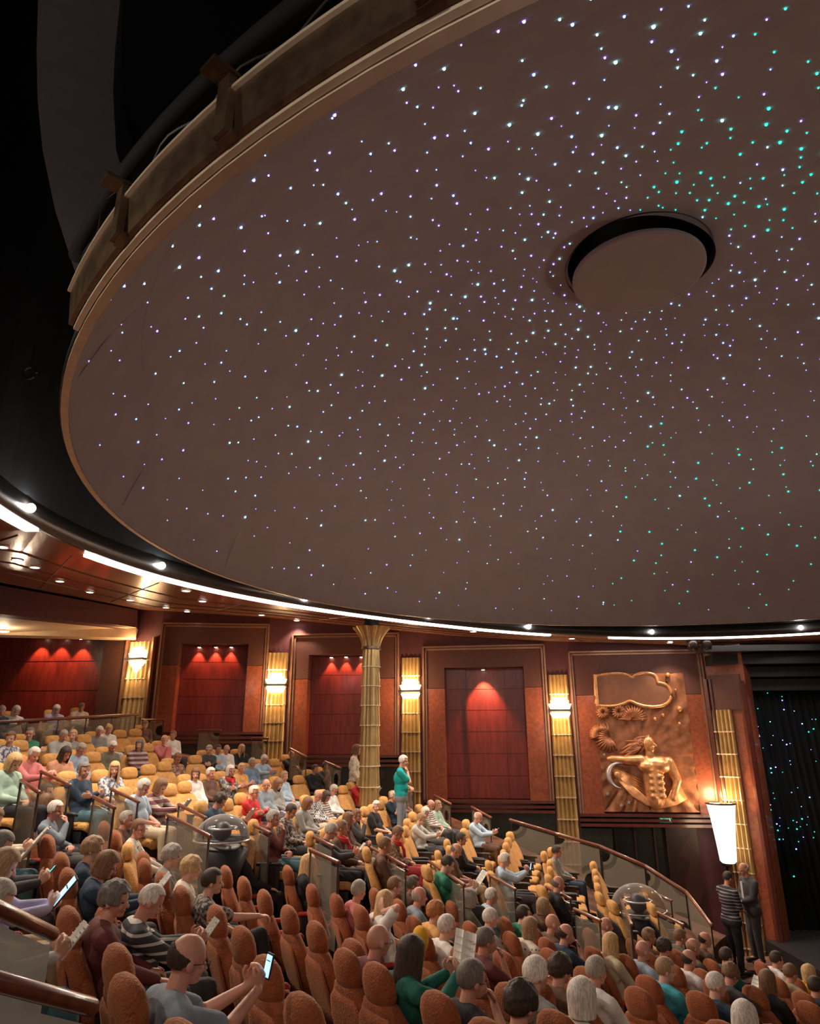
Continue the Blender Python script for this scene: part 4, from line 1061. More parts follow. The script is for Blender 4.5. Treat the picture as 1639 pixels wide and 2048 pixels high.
CC = {'white': cloth('white', (.78, .76, .74)), 'cream': cloth('cream', (.70, .62, .50)), 'sky': cloth('sky_blue', (.42, .55, .68)), 'blue': cloth('blue', (.20, .30, .45)), 'slate': cloth('slate', (.22, .27, .33)),
      'navy': cloth('navy', (.025, .05, .09)), 'black': cloth('black', (.018, .018, .022)), 'grey': cloth('grey', (.28, .28, .27)), 'lgrey': cloth('light_grey', (.48, .48, .45)), 'green': cloth('green', (.03, .22, .13)),
      'dgreen': cloth('dark_green', (.01, .13, .10)), 'teal': cloth('teal', (.0, .32, .32)), 'turq': cloth('turquoise', (.06, .42, .55)), 'red': cloth('red', (.55, .03, .03)), 'crim': cloth('crimson', (.36, .03, .04)),
      'maroon': cloth('maroon', (.13, .03, .03)), 'pink': cloth('pink', (.62, .20, .20)), 'peach': cloth('peach', (.72, .36, .22)), 'amber': cloth('amber', (.72, .38, .12)), 'yellow': cloth('yellow', (.75, .40, .02)),
      'khaki': cloth('khaki', (.38, .28, .16)), 'beige': cloth('beige', (.58, .48, .34)), 'brown': cloth('brown', (.14, .07, .045)), 'jeans': cloth('teal_jeans', (.06, .15, .18)), 'charc': cloth('charcoal', (.06, .06, .065)),
      'mint': cloth('mint', (.35, .50, .42)), 'aqua': cloth('aqua', (.30, .62, .58)), 'lav': cloth('lavender', (.42, .38, .55)), 'olive': cloth('olive', (.16, .15, .10)),
      'bstripe': pattern('cloth_black_white_stripe', (.035, .045, .045), (.60, .58, .55), 'stripe', 4.6, .80), 'gstripe': pattern('cloth_brown_grey_stripe', (.13, .11, .085), (.42, .39, .36), 'stripe', 4.6, .86),
      'check': pattern('cloth_check', (.06, .06, .08), (.65, .65, .65), 'check', 28), 'print': pattern('cloth_blue_print', (.70, .70, .72), (.12, .16, .26), 'noise', 22), 'dots': pattern('cloth_dotted', (.12, .08, .06), (.72, .66, .56), 'dot', 20, .22),
      'dprint': pattern('cloth_dark_print', (.05, .045, .045), (.30, .26, .22), 'noise', 26), 'bprint': pattern('cloth_brown_print', (.18, .09, .06), (.42, .26, .18), 'noise', 24), 'plaid': pattern('cloth_plaid', (.55, .53, .50), (.16, .15, .16), 'check', 12),
      'stripe2': pattern('cloth_fine_stripe', (.60, .58, .55), (.20, .13, .12), 'stripe', 7, .5), 'multi': pattern('cloth_multi_stripe', (.14, .04, .06), (.45, .38, .34), 'stripe', 3, .55), 'pin': pattern('cloth_pin_stripe', (.02, .02, .03), (.30, .28, .30), 'stripe', 5.5, .85)}
FRAME = mat('glasses_frame', (.02, .018, .018), .3)
gl = MB()
for s in (-1, 1):
    gl.tube([Vector((.108, s*.034 + .024*math.cos(a*PI/6), .098 + .018*math.sin(a*PI/6))) for a in range(13)], .0022, 5)
    gl.tube([Vector((.106, s*.058, .10)), Vector((.05, s*.082, .10)), Vector((-.01, s*.084, .095))], .002, 5)
gl.tube([Vector((.110, -.01, .10)), Vector((.113, 0, .102)), Vector((.110, .01, .10))], .002, 5)
GLM = gl.mesh('glasses', FRAME)
SCM = MB()
for k in range(3): SCM.tube([Vector((-.06 + (.105-.004*k)*math.cos(a), (.105)*math.sin(a), .99 + .02*k - .03*math.cos(a))) for a in [j*PI/12 for j in range(25)]], .022, 8)
SCM.tube([Vector((.04, -.03, .98)), Vector((.085, -.04, .88)), Vector((.10, -.03, .76))], [.025, .03, .028], 8)
SCM = SCM.mesh('scarf', None, True); SCM.materials.append(None)
PEOPLE = []
def slot(o, i, m):
    o.material_slots[i].link = 'OBJECT'; o.material_slots[i].material = m
def child(nm, me, par, m=None, ml=None):
    o = bpy.data.objects.new(nm, me); COL.objects.link(o); o.parent = par
    if m: slot(o, 0, m)
    if ml is not None: o.matrix_local = ml
    return o
def build_person(loc, rz, pose, hair, hc, skin, ts, tc, pc, label, extra='', sc=1.0, item=None):
    P = POSES[pose]; t = empty('person', loc, rz, label, 'person', 'audience members')
    t.scale = (sc,)*3
    child('body', P['body'], t, SKIN[skin])
    child('shirt', P['long' if ts == 'l' else 'short'], t, CC[tc]); child('trousers', P['pants'], t, CC[pc]); child('shoes', P['shoes'], t, CC['black'])
    if hair: child('hair', HAIR[hair], t, HC[hc], P['HM'])
    if 'g' in extra: child('glasses', GLM, t, None, P['HM'])
    if 's' in extra: child('scarf', SCM, t, CC['red'])
    return t
PAPER = mat('programme_paper', (.80, .80, .74), .7, var=.06, scale=12)
INK = mat('printed_grey', (.45, .45, .44), .8)
PAGE = mat('page_edges', (.62, .58, .48), .8)
SCR = emat('screen_glow', (.30, .62, .95), 1.3); SCRT = emat('screen_teal', (.06, .60, .58), 1.2); CASE = mat('phone_case', (.03, .04, .06), .3)
def item(kind, M, label):
    """things held in the hands: separate objects"""
    if kind in ('paper', 'book'):
        t = empty('programme' if kind == 'paper' else 'booklet', (0, 0, 0), 0, label, 'programme' if kind == 'paper' else 'booklet'); t.matrix_world = M
        w_, h_ = (.20, .30) if kind == 'paper' else (.12, .17)
        b = MB()
        for s in (-1, 1):
            R = [[Vector((.02*math.sin(PI*u)*1 + .02*u, s*w_*.5*u, z)) for u in (0, .25, .5, .75, 1)] for z in (-h_/2, h_/2)]
            R2 = [[p + Vector((.003, 0, 0)) for p in r[::-1]] for r in R]; b.rings([R[0]+R2[0], R[1]+R2[1]])
        b.build('page', PAPER, t)
        b = MB()
        for s in (-1, 1):
            for k in range(6): b.box(-.003 + .012, s*w_*.26 - w_*.17, h_*(.36-.13*k), .0+.014, s*w_*.26 + w_*.17, h_*(.36-.13*k)+.004)
        b.build('printed_lines', INK, t)
    else:
        t = empty('phone' if kind != 'tablet' else 'tablet', (0, 0, 0), 0, label, 'phone' if kind != 'tablet' else 'tablet'); t.matrix_world = M
        w_, h_ = (.068, .125) if kind != 'tablet' else (.16, .24)
        MB().box(-.0, -w_/2, -h_/2, .01, w_/2, h_/2).build('case', CASE, t)
        MB().box(-.003, -w_/2+.005, -h_/2+.01, .0, w_/2-.005, h_/2-.01).build('screen', SCRT if kind == 'phone2' else SCR, t)
        MB().box(-.0035, -w_/2+.012, h_*.18, -.0015, w_/2-.012, h_*.22).build('screen_bar', mat('screen_dark_bar', (.02, .12, .2), .4), t)
    return t
def seated(blk, px, py, pose, hair, hc, skin, ts, tc, pc, label, extra='', it=None, turn=0, seat=True, sc=1.0):
    sc *= PSC; P = POSES[pose]; hp = (P['HM'] @ Vector((0, 0, .11)))*sc
    w_ = surf(px, py, blk, hp.z - SEATH)
    if w_ is None: print('NO SURF', label); return
    w0 = w_; best = None
    for f_ in (1, 1.012, .988, 1.024, .976, 1.036, .964):   # keep neighbours an elbow apart
        w_ = w0*f_; rz = math.atan2(CY-w_.y, CX-w_.x) + math.radians(turn) + swing(w_.x, blk)
        x = w_.x - (hp.x*math.cos(rz) - hp.y*math.sin(rz)); y = w_.y - (hp.x*math.sin(rz) + hp.y*math.cos(rz)); z = w_.z - hp.z
        dm = min([math.hypot(q[0].location.x-x, q[0].location.y-y) for q in PEOPLE] + [9])
        if best is None or min(dm, .33) > best[0] + .01: best = (min(dm, .33), x, y, z, rz)
        if dm >= .33: break
    _, x, y, z, rz = best
    t = build_person((x, y, z), rz, pose, hair, hc, skin, ts, tc, pc, label, extra, sc)
    PEOPLE.append((t, label, px, py, blk))
    if seat:
        s = place_seat(x, y, blk, label, (px, py), math.radians(turn)*.0); s.location.z = z
    if it:
        kind, ilab = it
        H = P['hand']; tilt = 38 if pose == 'R' else 12
        L = Matrix.Translation((H.x + .085, H.y, H.z + (.075 if pose == 'R' else .09))) @ Matrix.Rotation(math.radians(tilt), 4, 'Y')
        if pose in ('L', 'LD', 'LC', 'T', 'TR'): L = Matrix.Translation((H.x+.08, 0, H.z+.03)) @ Matrix.Rotation(math.radians(62), 4, 'Y')
        item(kind, Matrix.Translation((x, y, z)) @ Matrix.Rotation(rz, 4, 'Z') @ Matrix.Scale(sc, 4) @ L @ Matrix.Scale(1.0 if kind.startswith('phone') else 1.3, 4), ilab)
    return t
# ---- the audience: block, head pixel, pose, hair, colour, skin, sleeve, top, trousers, label, extras, held thing
A_ = seated
F, N = 'F', 'N'
A_(F, 3, 1421, 'LD', 'short', 'g', 'p', 'l', 'navy', 'charc', 'grey-haired person at left edge of the back row behind rail')
A_(F, 32, 1421, 'R', 'bob', 'w', 'p', 'l', 'white', 'black', 'white-bobbed woman in white reading behind the top rail')
A_(F, 113, 1418, 'R', 'bob', 'w', 'p', 'l', 'lav', 'charc', 'white-haired woman in lavender bowing her head behind rail')
A_(F, 163, 1414, 'LD', 'short', 'n', 't', 'l', 'cream', 'charc', 'brown-haired person in cream shirt behind the top rail')
A_(F, 21, 1476, 'LC', 'short', 'n', 'p', 's', 'print', 'charc', 'smiling brown-haired woman in blue-white print at left edge')
A_(F, 60, 1466, 'XC', 'crop', 'd', 'p', 'l', 'green', 'charc', 'bald man with glasses in green sweater, arms folded', 'g')
A_(F, 127, 1470, 'LD', 'crop', 'g', 'r', 'l', 'lgrey', 'khaki', 'balding man in grey sweater leaning toward a blonde woman')
A_(F, 146, 1470, 'LC', 'short', 'b', 'p', 'l', 'grey', 'charc', 'short blonde woman in grey beside the balding man')
A_(F, 199, 1462, 'LD', 'short', 'w', 'p', 'l', 'grey', 'charc', 'white-haired man in grey shirt beside woman in white')
A_(F, 218, 1458, 'LD', 'bun', 'b', 'p', 's', 'white', 'white', 'blonde woman in white top, upper left rows')
A_(F, 290, 1449, 'LD', 'short', 'n', 'p', 'l', 'brown', 'black', 'brown-haired person in dark brown at the top right of left rows')
A_(F, 68, 1508, 'R', 'crop', 'w', 'r', 'l', 'pink', 'khaki', 'white-haired man in pink shirt reading')
A_(F, 28, 1523, 'LD', 'bob', 'b', 'p', 'l', 'mint', 'black', 'ash-blonde woman in grey-green cardigan and scarf')
A_(F, 131, 1506, 'LD', 'long', 'k', 't', 'l', 'peach', 'black', 'woman with long black hair in peach top')
A_(F, 162, 1498, 'LD', 'short', 'g', 'r', 'l', 'sky', 'charc', 'grey-haired man with glasses in pale blue shirt, upper left', 'g')
A_(F, 225, 1493, 'LD', 'short', 'w', 'r', 'l', 'olive', 'khaki', 'white-haired man in olive jacket hunched forward')
A_(F, 279, 1489, 'LC', 'bob', 'd', 'p', 'l', 'multi', 'jeans', 'grey-bobbed woman in multicoloured striped sweater')
A_(F, 329, 1480, 'H', 'short', 'b', 'p', 'l', 'pink', 'pink', 'blonde woman in pink holding her hand to her face')
A_(F, 346, 1470, 'LC', 'short', 'n', 't', 'l', 'white', 'charc', 'brown-haired man in white shirt leaning on the seat')
A_(F, 355, 1516, 'LD', 'short', 'n', 't', 's', 'bprint', 'charc', 'man in reddish brown patterned shirt, upper left block', 'g')
A_(F, 167, 1540, 'X', 'short', 'd', 't', 'l', 'navy', 'jeans', 'large man in navy sweater and jeans turned sideways')
A_(F, 229, 1537, 'LC', 'long', 'b', 'p', 's', 'print', 'beige', 'long-haired blonde woman in patterned blouse leaning sideways')
A_(F, 287, 1573, 'LD', 'short', 'w', 'r', 's', 'sky', 'beige', 'white-haired man in pale blue polo and beige trousers')
A_(F, 321, 1572, 'R', 'bob', 'n', 'p', 'l', 'multi', 'black', 'brown-haired woman in striped top reading beside blue polo', '', ('book', 'small booklet held by woman in multicoloured stripes'))
A_(F, 391, 1547, 'LC', 'bob', 'n', 'p', 'l', 'white', 'black', 'brown-bobbed woman in long-sleeved white top')
A_(F, 418, 1499, 'XC', 'short', 'g', 'p', 'l', 'charc', 'black', 'grey-haired woman with glasses in dark jacket, arms folded', 'g')
A_(F, 436, 1498, 'L', 'short', 'k', 't', 'l', 'sky', 'navy', 'dark-haired man in pale shirt beside grey-haired woman')
A_(F, 453, 1498, 'LC', 'fringe', 'g', 'r', 'l', 'white', 'navy', 'balding man with glasses in white shirt facing camera', 'g')
A_(F, 483, 1497, 'L', 'long', 'b', 't', 's', 'black', 'black', 'long blonde woman in black sleeveless top, head turned')
A_(F, 504, 1525, 'L', 'short', 'g', 'r', 'l', 'blue', 'sky', 'grey-haired man with glasses in blue checked shirt', 'g')
A_(F, 528, 1518, 'R', 'short', 'w', 'r', 'l', 'sky', 'sky', 'white-haired man in pale blue shirt looking down')
A_(F, 583, 1508, 'O', 'fringe', 'w', 'r', 'l', 'black', 'black', 'bald bearded man in black sitting at the row end')
A_(F, 630, 1538, 'L', 'short', 'k', 't', 'l', 'black', 'black', 'dark-haired man in black beside the bearded man')
A_(F, 650, 1533, 'H', 'quiff', 'k', 't', 's', 'charc', 'black', 'dark-haired bearded man in black tee, hand on chin')
A_(F, 721, 1564, 'R', 'bob', 'b', 'p', 'l', 'red', 'black', 'blonde woman in red jacket reading by the column', '', ('paper', 'white sheet held by woman in red near column'))
A_(F, 804, 1580, 'L', 'short', 'g', 'p', 's', 'dprint', 'khaki', 'grey-haired woman with glasses in dark print below teal man', 'g')
A_(F, 787, 1592, 'H', 'short', 'w', 'p', 's', 'navy', 'navy', 'white-haired woman in navy with hand over her face')
A_(F, 421, 1546, 'L', 'short', 'w', 'r', 'l', 'brown', 'charc', 'white-haired woman in dark brown cardigan, centre left')
A_(F, 460, 1541, 'X', 'bob', 'w', 'r', 'l', 'plaid', 'charc', 'white-haired woman with glasses in plaid and red', 'gs')
A_(F, 483, 1536, 'X', 'short', 'b', 'r', 's', 'amber', 'peach', 'short-haired blonde woman in amber top')
A_(F, 508, 1584, 'X', 'short', 'w', 'r', 'l', 'red', 'maroon', 'white-haired woman in bright red sweater, arms folded', 'g')
A_(F, 532, 1569, 'LC', 'fringe', 'g', 'r', 'l', 'slate', 'charc', 'bald man with glasses in blue-grey sweater', 'g')
A_(F, 556, 1567, 'LD', 'long', 'n', 'p', 'l', 'grey', 'lav', 'long brown-haired woman in grey top', '', ('paper', 'white leaflet on lap of long brown-haired woman'))
A_(F, 568, 1552, 'L', 'short', 'l', 'r', 'l', 'sky', 'sky', 'fair-haired man in pale blue behind brown-haired woman')
A_(F, 440, 1600, 'R', 'curly', 'k', 'r', 'l', 'navy', 'black', 'dark curly-haired person in navy writing on paper', '', ('paper', 'white paper on lap of curly-haired person in navy'))
A_(F, 546, 1636, 'H', 'short', 'g', 'r', 'l', 'maroon', 'jeans', 'grey-haired man in maroon sweater and teal jeans')
A_(F, 582, 1621, 'LD', 'short', 'k', 't', 'l', 'dprint', 'black', 'short dark-haired woman in grey patterned top, red lap cloth')
A_(F, 615, 1606, 'LD', 'bob', 'n', 't', 'l', 'grey', 'charc', 'brown-haired woman in plain grey sweater', '', ('book', 'open booklet held by woman in grey sweater'))
A_(F, 636, 1590, 'LD', 'fringe', 'd', 'r', 'l', 'check', 'beige', 'bald man with glasses in black-white checked shirt', 'g')
A_(F, 652, 1592, 'LD', 'bob', 'k', 'r', 'l', 'stripe2', 'sky', 'dark-haired woman in fine stripes next to checked shirt', 'g')
A_(F, 667, 1579, 'LD', 'short', 'g', 'r', 'l', 'white', 'charc', 'grey-haired man with glasses in white shirt, centre rows', 'g')
A_(F, 752, 1612, 'LC', 'short', 'w', 'p', 's', 'black', 'black', 'white-haired woman in black tee facing camera')
A_(F, 713, 1630, 'H', 'short', 'n', 't', 'l', 'charc', 'black', 'bearded man in dark suit jacket, centre')
A_(F, 696, 1637, 'L', 'long', 'n', 't', 'l', 'brown', 'brown', 'woman with long brown hair in dark brown dress')
A_(F, 662, 1661, 'R', 'short', 'g', 'r', 'l', 'charc', 'black', 'grey-haired man in dark suit reading by glass rail', 'g', ('book', 'white booklet held by grey-haired man in suit'))
A_(F, 683, 1655, 'L', 'short', 'n', 't', 'l', 'brown', 'brown', 'person with red scarf next to grey-haired man in suit', 's')
A_(F, 861, 1609, 'LD', 'fringe', 'd', 'r', 'l', 'stripe2', 'charc', 'bald man in brown striped sweater right of column')
A_(F, 875, 1610, 'L', 'short', 'l', 'p', 'l', 'mint', 'charc', 'fair-haired woman in pale green beside striped man')
A_(F, 850, 1624, 'LD', 'short', 'w', 'p', 'l', 'olive', 'charc', 'white-haired person in olive top behind reading woman')
A_(F, 842, 1637, 'R', 'short', 'l', 'p', 'l', 'lgrey', 'charc', 'short-haired woman in pale grey reading, right of centre', 'g', ('book', 'white booklet held by woman in pale grey'))
A_(F, 956, 1634, 'R', 'fringe', 'w', 'r', 'l', 'sky', 'brown', 'balding man in pale blue shirt looking at phone', '', ('phone', 'lit phone held by balding man in pale blue shirt'), sc=1.05)
A_(F, 922, 1677, 'L', 'short', 'k', 't', 'l', 'black', 'black', 'dark-haired man in black jacket with white stripe')
A_(F, 912, 1700, 'LD', 'fringe', 'd', 'r', 's', 'brown', 'khaki', 'bald man in black tee and khaki trousers')
A_(F, 895, 1727, 'R', 'short', 'k', 'p', 's', 'green', 'charc', 'boy in green tee shirt reading behind the rail', '', ('paper', 'white programme held by boy in green tee'))
A_(F, 1009, 1719, 'P', 'short', 'w', 'r', 'l', 'sky', 'charc', 'white-haired man in pale shirt holding up a camera', '', ('phone3', 'dark camera phone held up by white-haired man'))
A_(F, 1113, 1702, 'L', 'quiff', 'k', 't', 'l', 'grey', 'navy', 'dark-haired young man in grey cardigan alone in empty rows')
A_(F, 1116, 1767, 'L', 'fringe', 'd', 'r', 'l', 'black', 'black', 'bald man in black seated below the young man in cardigan')
A_(F, 795, 1665, 'LD', 'short', 'n', 't', 'l', 'bprint', 'crim', 'person in brown printed top right of the black tee woman', 's')
A_(F, 770, 1690, 'L', 'short', 'n', 't', 'l', 'brown', 'bprint', 'brown-haired person in brown, in shade by glass rail')
# near block
A_(N, -14, 1636, 'R', 'short', 'n', 'p', 'l', 'cream', 'jeans', 'person at left edge holding a large newspaper', '', ('paper', 'large white newspaper held at the left edge'))
A_(N, 8, 1728, 'R', 'bob', 'l', 'p', 'l', 'lav', 'khaki', 'light-brown-haired woman at left edge looking at a tablet', '', ('tablet', 'bright white glowing tablet held at left edge'))
A_(N, 2, 1688, 'R', 'short', 'd', 'p', 'l', 'charc', 'charc', 'person in dark behind the tablet woman with teal phone', '', ('phone2', 'teal glowing phone held behind the tablet woman'))
A_(N, -10, 1800, 'R', 'short', 'g', 'p', 'l', 'lgrey', 'jeans', 'person in teal jeans at left edge behind glass rail', '', ('book', 'open cream booklet held above the glass rail'))
A_(N, 92, 1582, 'L', 'crop', 'k', 'p', 'l', 'charc', 'black', 'dark-haired person in shade by the upper left rail')
A_(N, 91, 1605, 'L', 'bob', 'n', 'p', 'l', 'white', 'charc', 'brown-haired woman with red and white top by left rail', 's')
A_(N, 110, 1619, 'H', 'short', 'w', 'r', 'l', 'slate', 'charc', 'white-haired man in blue-grey shirt, hand at his mouth')
A_(N, 242, 1617, 'L', 'crop', 'k', 'r', 'l', 'brown', 'charc', 'close-cropped dark head by the left glass rail')
A_(N, 253, 1638, 'T', 'crop', 'g', 'r', 'l', 'brown', 'charc', 'close-cropped grey head by the left glass rail')
A_(N, 277, 1656, 'TR', 'short', 'n', 'r', 'l', 'dots', 'charc', 'ruddy-faced brown-haired person in spotted top', 'g')
A_(N, 185, 1697, 'T', 'curly', 'l', 'p', 'l', 'navy', 'charc', 'person with fluffy brown hair behind woman in navy')
A_(N, 213, 1728, 'R', 'bob', 'n', 'r', 'l', 'navy', 'charc', 'brown-haired woman with glasses in navy reading a programme', 'g', ('paper', 'white folded programme held by woman in navy'))
A_(N, 229, 1797, 'TR', 'curly', 'd', 'r', 'l', 'maroon', 'charc', 'curly grey-brown-haired woman next to striped sweater man')
A_(N, 302, 1800, 'R', 'crop', 'w', 'r', 'l', 'bstripe', 'charc', 'white-haired man in black sweater with white stripes', '', ('book', 'white booklet held by man in striped sweater'))
A_(N, 343, 1710, 'T', 'curly', 'g', 'p', 'l', 'grey', 'charc', 'fluffy grey-haired person behind the blonde curly head')
A_(N, 382, 1735, 'T', 'curly', 'b', 'p', 'l', 'dots', 'charc', 'curly blonde woman in white spotted blouse')
A_(N, 424, 1762, 'O', 'short', 'k', 'p', 's', 'dprint', 'black', 'dark-haired man in black, forearm resting on raised knee')
A_(N, 375, 1916, 'P', 'fringe', 'k', 'r', 's', 'slate', 'khaki', 'balding man with glasses in grey tee holding up phone', 'g', ('phone', 'blue-lit phone held up by balding man in grey'))
A_(N, 497, 1694, 'TL', 'long', 'b', 'p', 'l', 'black', 'black', 'long blonde woman with glasses turning beside striped back', 'g')
A_(N, 543, 1700, 'T', 'short', 'k', 'r', 'l', 'gstripe', 'charc', 'dark-haired man in brown sweater with pale stripes')
A_(N, 616, 1726, 'T', 'long', 'b', 'p', 'l', 'black', 'black', 'ash-blonde long-haired woman in dark jacket, centre')
A_(N, 717, 1780, 'TL', 'short', 'g', 'r', 'l', 'pink', 'black', 'grey-haired woman with striped collar, centre')
A_(N, 742, 1730, 'T', 'crop', 'w', 'r', 'l', 'navy', 'black', 'bald man in dark navy jacket behind glass rail')
A_(N, 769, 1802, 'B', 'long', 'b', 'p', 's', 'white', 'charc', 'blonde woman with her hand behind her head')
A_(N, 789, 1771, 'T', 'short', 'n', 'p', 'l', 'brown', 'charc', 'brown-haired person in front of glass rail, centre')
A_(N, 756, 1880, 'L', None, 'g', 'r', 'l', 'maroon', 'charc', 'completely bald pink-headed man with glasses, lower centre', 'g')
A_(N, 872, 1768, 'T', None, 'g', 'r', 'l', 'brown', 'charc', 'bald man with clasped hands behind his grey-haired neighbour')
A_(N, 826, 1768, 'T', 'short', 'd', 'r', 'l', 'brown', 'charc', 'grey-brown-haired person, centre, head blurred')
A_(N, 838, 1792, 'T', 'fringe', 'g', 'r', 'l', 'slate', 'charc', 'man with bald crown and grey fringe in grey jacket')
A_(N, 940, 1796, 'T', 'bob', 'g', 'r', 'l', 'olive', 'charc', 'grey-haired woman in olive, right of bald crown man')
A_(N, 982, 1791, 'T', 'crop', 'w', 'r', 'l', 'sky', 'charc', 'shaven-headed man with pale collar near the aisle rail')
A_(N, 871, 1823, 'T', 'curly', 'r', 'p', 'l', 'amber', 'charc', 'ginger curly-haired person behind the yellow bag')
A_(N, 893, 1852, 'L', 'crop', 'w', 'p', 'l', 'white', 'charc', 'bald man with glasses behind raised white programme', 'g')
A_(N, 980, 1835, 'T', 'crop', 'w', 'p', 'l', 'lgrey', 'charc', 'man with thin short white hair, lower centre right')
A_(N, 971, 1880, 'H', 'short', 'd', 't', 's', 'maroon', 'charc', 'grey-haired man in dark tee with raised hand')
A_(N, 822, 1905, 'P', 'long', 'k', 'p', 'l', 'dgreen', 'charc', 'dark long-haired woman in green holding up a programme', '', ('paper', 'tall white programme held up by woman in green'))
A_(N, 943, 1957, 'H', 'short', 'd', 'r', 's', 'black', 'charc', 'grey-haired man with glasses in black tee, hand at mouth', 'g')
A_(N, 1071, 1946, 'T', 'quiff', 'w', 'r', 'l', 'grey', 'charc', 'white-haired man with glasses in grey sweater, lower centre right', 'g')
A_(N, 1120, 1937, 'T', 'curly', 'k', 'r', 'l', 'brown', 'charc', 'dark curly-haired person between white-haired heads')
A_(N, 1060, 1855, 'T', 'bob', 'l', 'r', 's', 'dots', 'charc', 'light-brown-bobbed woman in white spotted top')
A_(N, 1104, 1846, 'T', None, 'n', 'r', 'l', 'brown', 'charc', 'bald man in brown beside the spotted top')
A_(N, 1131, 1867, 'H', 'fringe', 'k', 'r', 's', 'navy', 'charc', 'man with bald crown in navy, hand at his ear')
A_(N, 1042, 2005, 'T', 'curly', 'k', 'r', 'l', 'black', 'charc', 'black curly-haired head at bottom centre right')
A_(N, 1192, 1940, 'T', 'short', 'g', 'r', 'l', 'white', 'charc', 'grey-haired woman in white blouse, lower right')
A_(N, 1164, 1994, 'T', 'bob', 'w', 'p', 'l', 'cream', 'charc', 'silver-bobbed person with ruffled collar at bottom edge')
A_(N, 1086, 1812, 'T', 'bob', 'l', 'r', 'l', 'brown', 'charc', 'light-brown-haired head near the aisle rail')
A_(N, 1046, 1828, 'T', 'short', 'k', 'p', 'l', 'green', 'charc', 'black-haired head behind the light-brown bob')
A_(N, 1211, 1851, 'T', None, 'n', 'r', 'l', 'brown', 'charc', 'bald head beneath the acrylic dome console')
A_(N, 1221, 1885, 'T', 'long', 'b', 'p', 'l', 'beige', 'charc', 'woman with very long wavy blonde hair')
A_(N, 1285, 1900, 'T', None, 'n', 'r', 'l', 'sky', 'charc', 'bald pink-headed man in light blue shirt, right')
A_(N, 1297, 1872, 'T', 'short', 'l', 'r', 'l', 'brown', 'charc', 'short light-brown-haired head behind the bald pink man')
A_(N, 1328, 1894, 'T', 'curly', 'k', 'r', 'l', 'brown', 'charc', 'dark-haired head in shade, right')
A_(N, 1360, 1873, 'T', 'short', 'n', 'r', 'l', 'olive', 'charc', 'round brown-haired head in shade by the glass rail')
A_(N, 1385, 1893, 'T', 'fringe', 'l', 'r', 'l', 'olive', 'charc', 'balding reddish-haired head in shade, right')
A_(N, 1409, 1879, 'T', 'fringe', 'k', 'r', 'l', 'brown', 'charc', 'man with bald crown and dark fringe in brown, right')
A_(N, 1330, 1938, 'TR', 'short', 'l', 'p', 's', 'turq', 'charc', 'sandy-haired man in bright turquoise shirt')
A_(N, 1377, 1918, 'T', 'fringe', 'k', 'r', 'l', 'white', 'charc', 'man with bald crown and black fringe in white shirt')
A_(N, 1431, 1968, 'TR', 'crop', 'w', 'p', 's', 'navy', 'charc', 'white-haired woman in navy top, lower right')
A_(N, 1452, 1912, 'T', 'short', 'k', 'r', 'l', 'dgreen', 'charc', 'dark-haired head in dark green, right')
A_(N, 1461, 1947, 'R', 'curly', 'n', 'r', 'l', 'charc', 'charc', 'curly dark-red-haired person reading open booklet', '', ('paper', 'open white booklet held by curly-haired reader at right'))
A_(N, 1534, 1960, 'T', 'long', 'n', 'r', 's', 'black', 'charc', 'woman with long brown hair in black top, lower right')
A_(N, 1552, 1918, 'T', 'short', 'k', 'r', 'l', 'white', 'charc', 'dark-haired person in white shirt, far right')
A_(N, 1580, 1945, 'T', 'short', 'n', 'r', 'l', 'khaki', 'charc', 'brown-haired person in khaki, far right')
A_(N, 1630, 1972, 'T', 'short', 'k', 'r', 'l', 'navy', 'charc', 'dark-haired person at the right edge')
A_(N, 1617, 1946, 'T', 'bob', 'b', 'r', 'l', 'yellow', 'charc', 'yellow-blonde head at the right edge')
A_(N, 1489, 2036, 'T', 'long', 'w', 'p', 'l', 'cream', 'charc', 'white-blonde head at the bottom right edge')

# ---- people standing
def standing(px, py, Y, rz, pose, hair, hc, skin, ts, tc, pc, label, extra='', z=None, sc=1.0):
    sc *= .82; hp = POSES[pose]['HM'] @ Vector((0, 0, .11)); w_ = aty(px, py, Y)
    r = math.radians(rz); x = w_.x - hp.x*math.cos(r); y = w_.y - hp.x*math.sin(r)
    t = build_person((x, y, w_.z - hp.z*sc), r, pose, hair, hc, skin, ts, tc, pc, label, extra, sc); t['group'] = 'people standing'
    return t
s1 = standing(714, 1499, 14.1, 0, 'SW', 'bob', 'n', 'p', 'l', 'dots', 'black', 'standing woman in speckled pale tunic walking left of column')
s2 = standing(807, 1521, 12.9, 0, 'SH', 'crop', 'w', 'r', 's', 'teal', 'slate', 'standing white-haired man in teal shirt, hand at his chin')
s3 = standing(1456, 1755, 12.3, 20, 'SF', 'crop', 'k', 't', 'l', 'pin', 'black', 'standing man in dark striped sweater by the stage')
s4 = standing(1485, 1738, 12.6, 190, 'SF', 'fringe', 'g', 't', 'l', 'charc', 'charc', 'standing man in dark suit with pale tie by torch lamp', 'g')
b = MB(); b.box(.135, -.03, 1.12, .155, .03, 1.42); b.build('tie', CC['lgrey'], s4)
# landings they stand on, level with the wall aisle
for s, wd in ((s1, 1.6), (s2, 1.6)):
    x, y, z = s.location
    struct(MB().box(x-wd*.5, y-.5, z-.6, x+wd*.5, y+3.2, z-.005).build('floor_aisle', DARKC))
for s in (s3, s4):
    x, y, z = s.location; struct(MB().box(x-.35, y-.35, -4.45, x+.35, y+.35, z-.005).build('floor_aisle', DARKC))

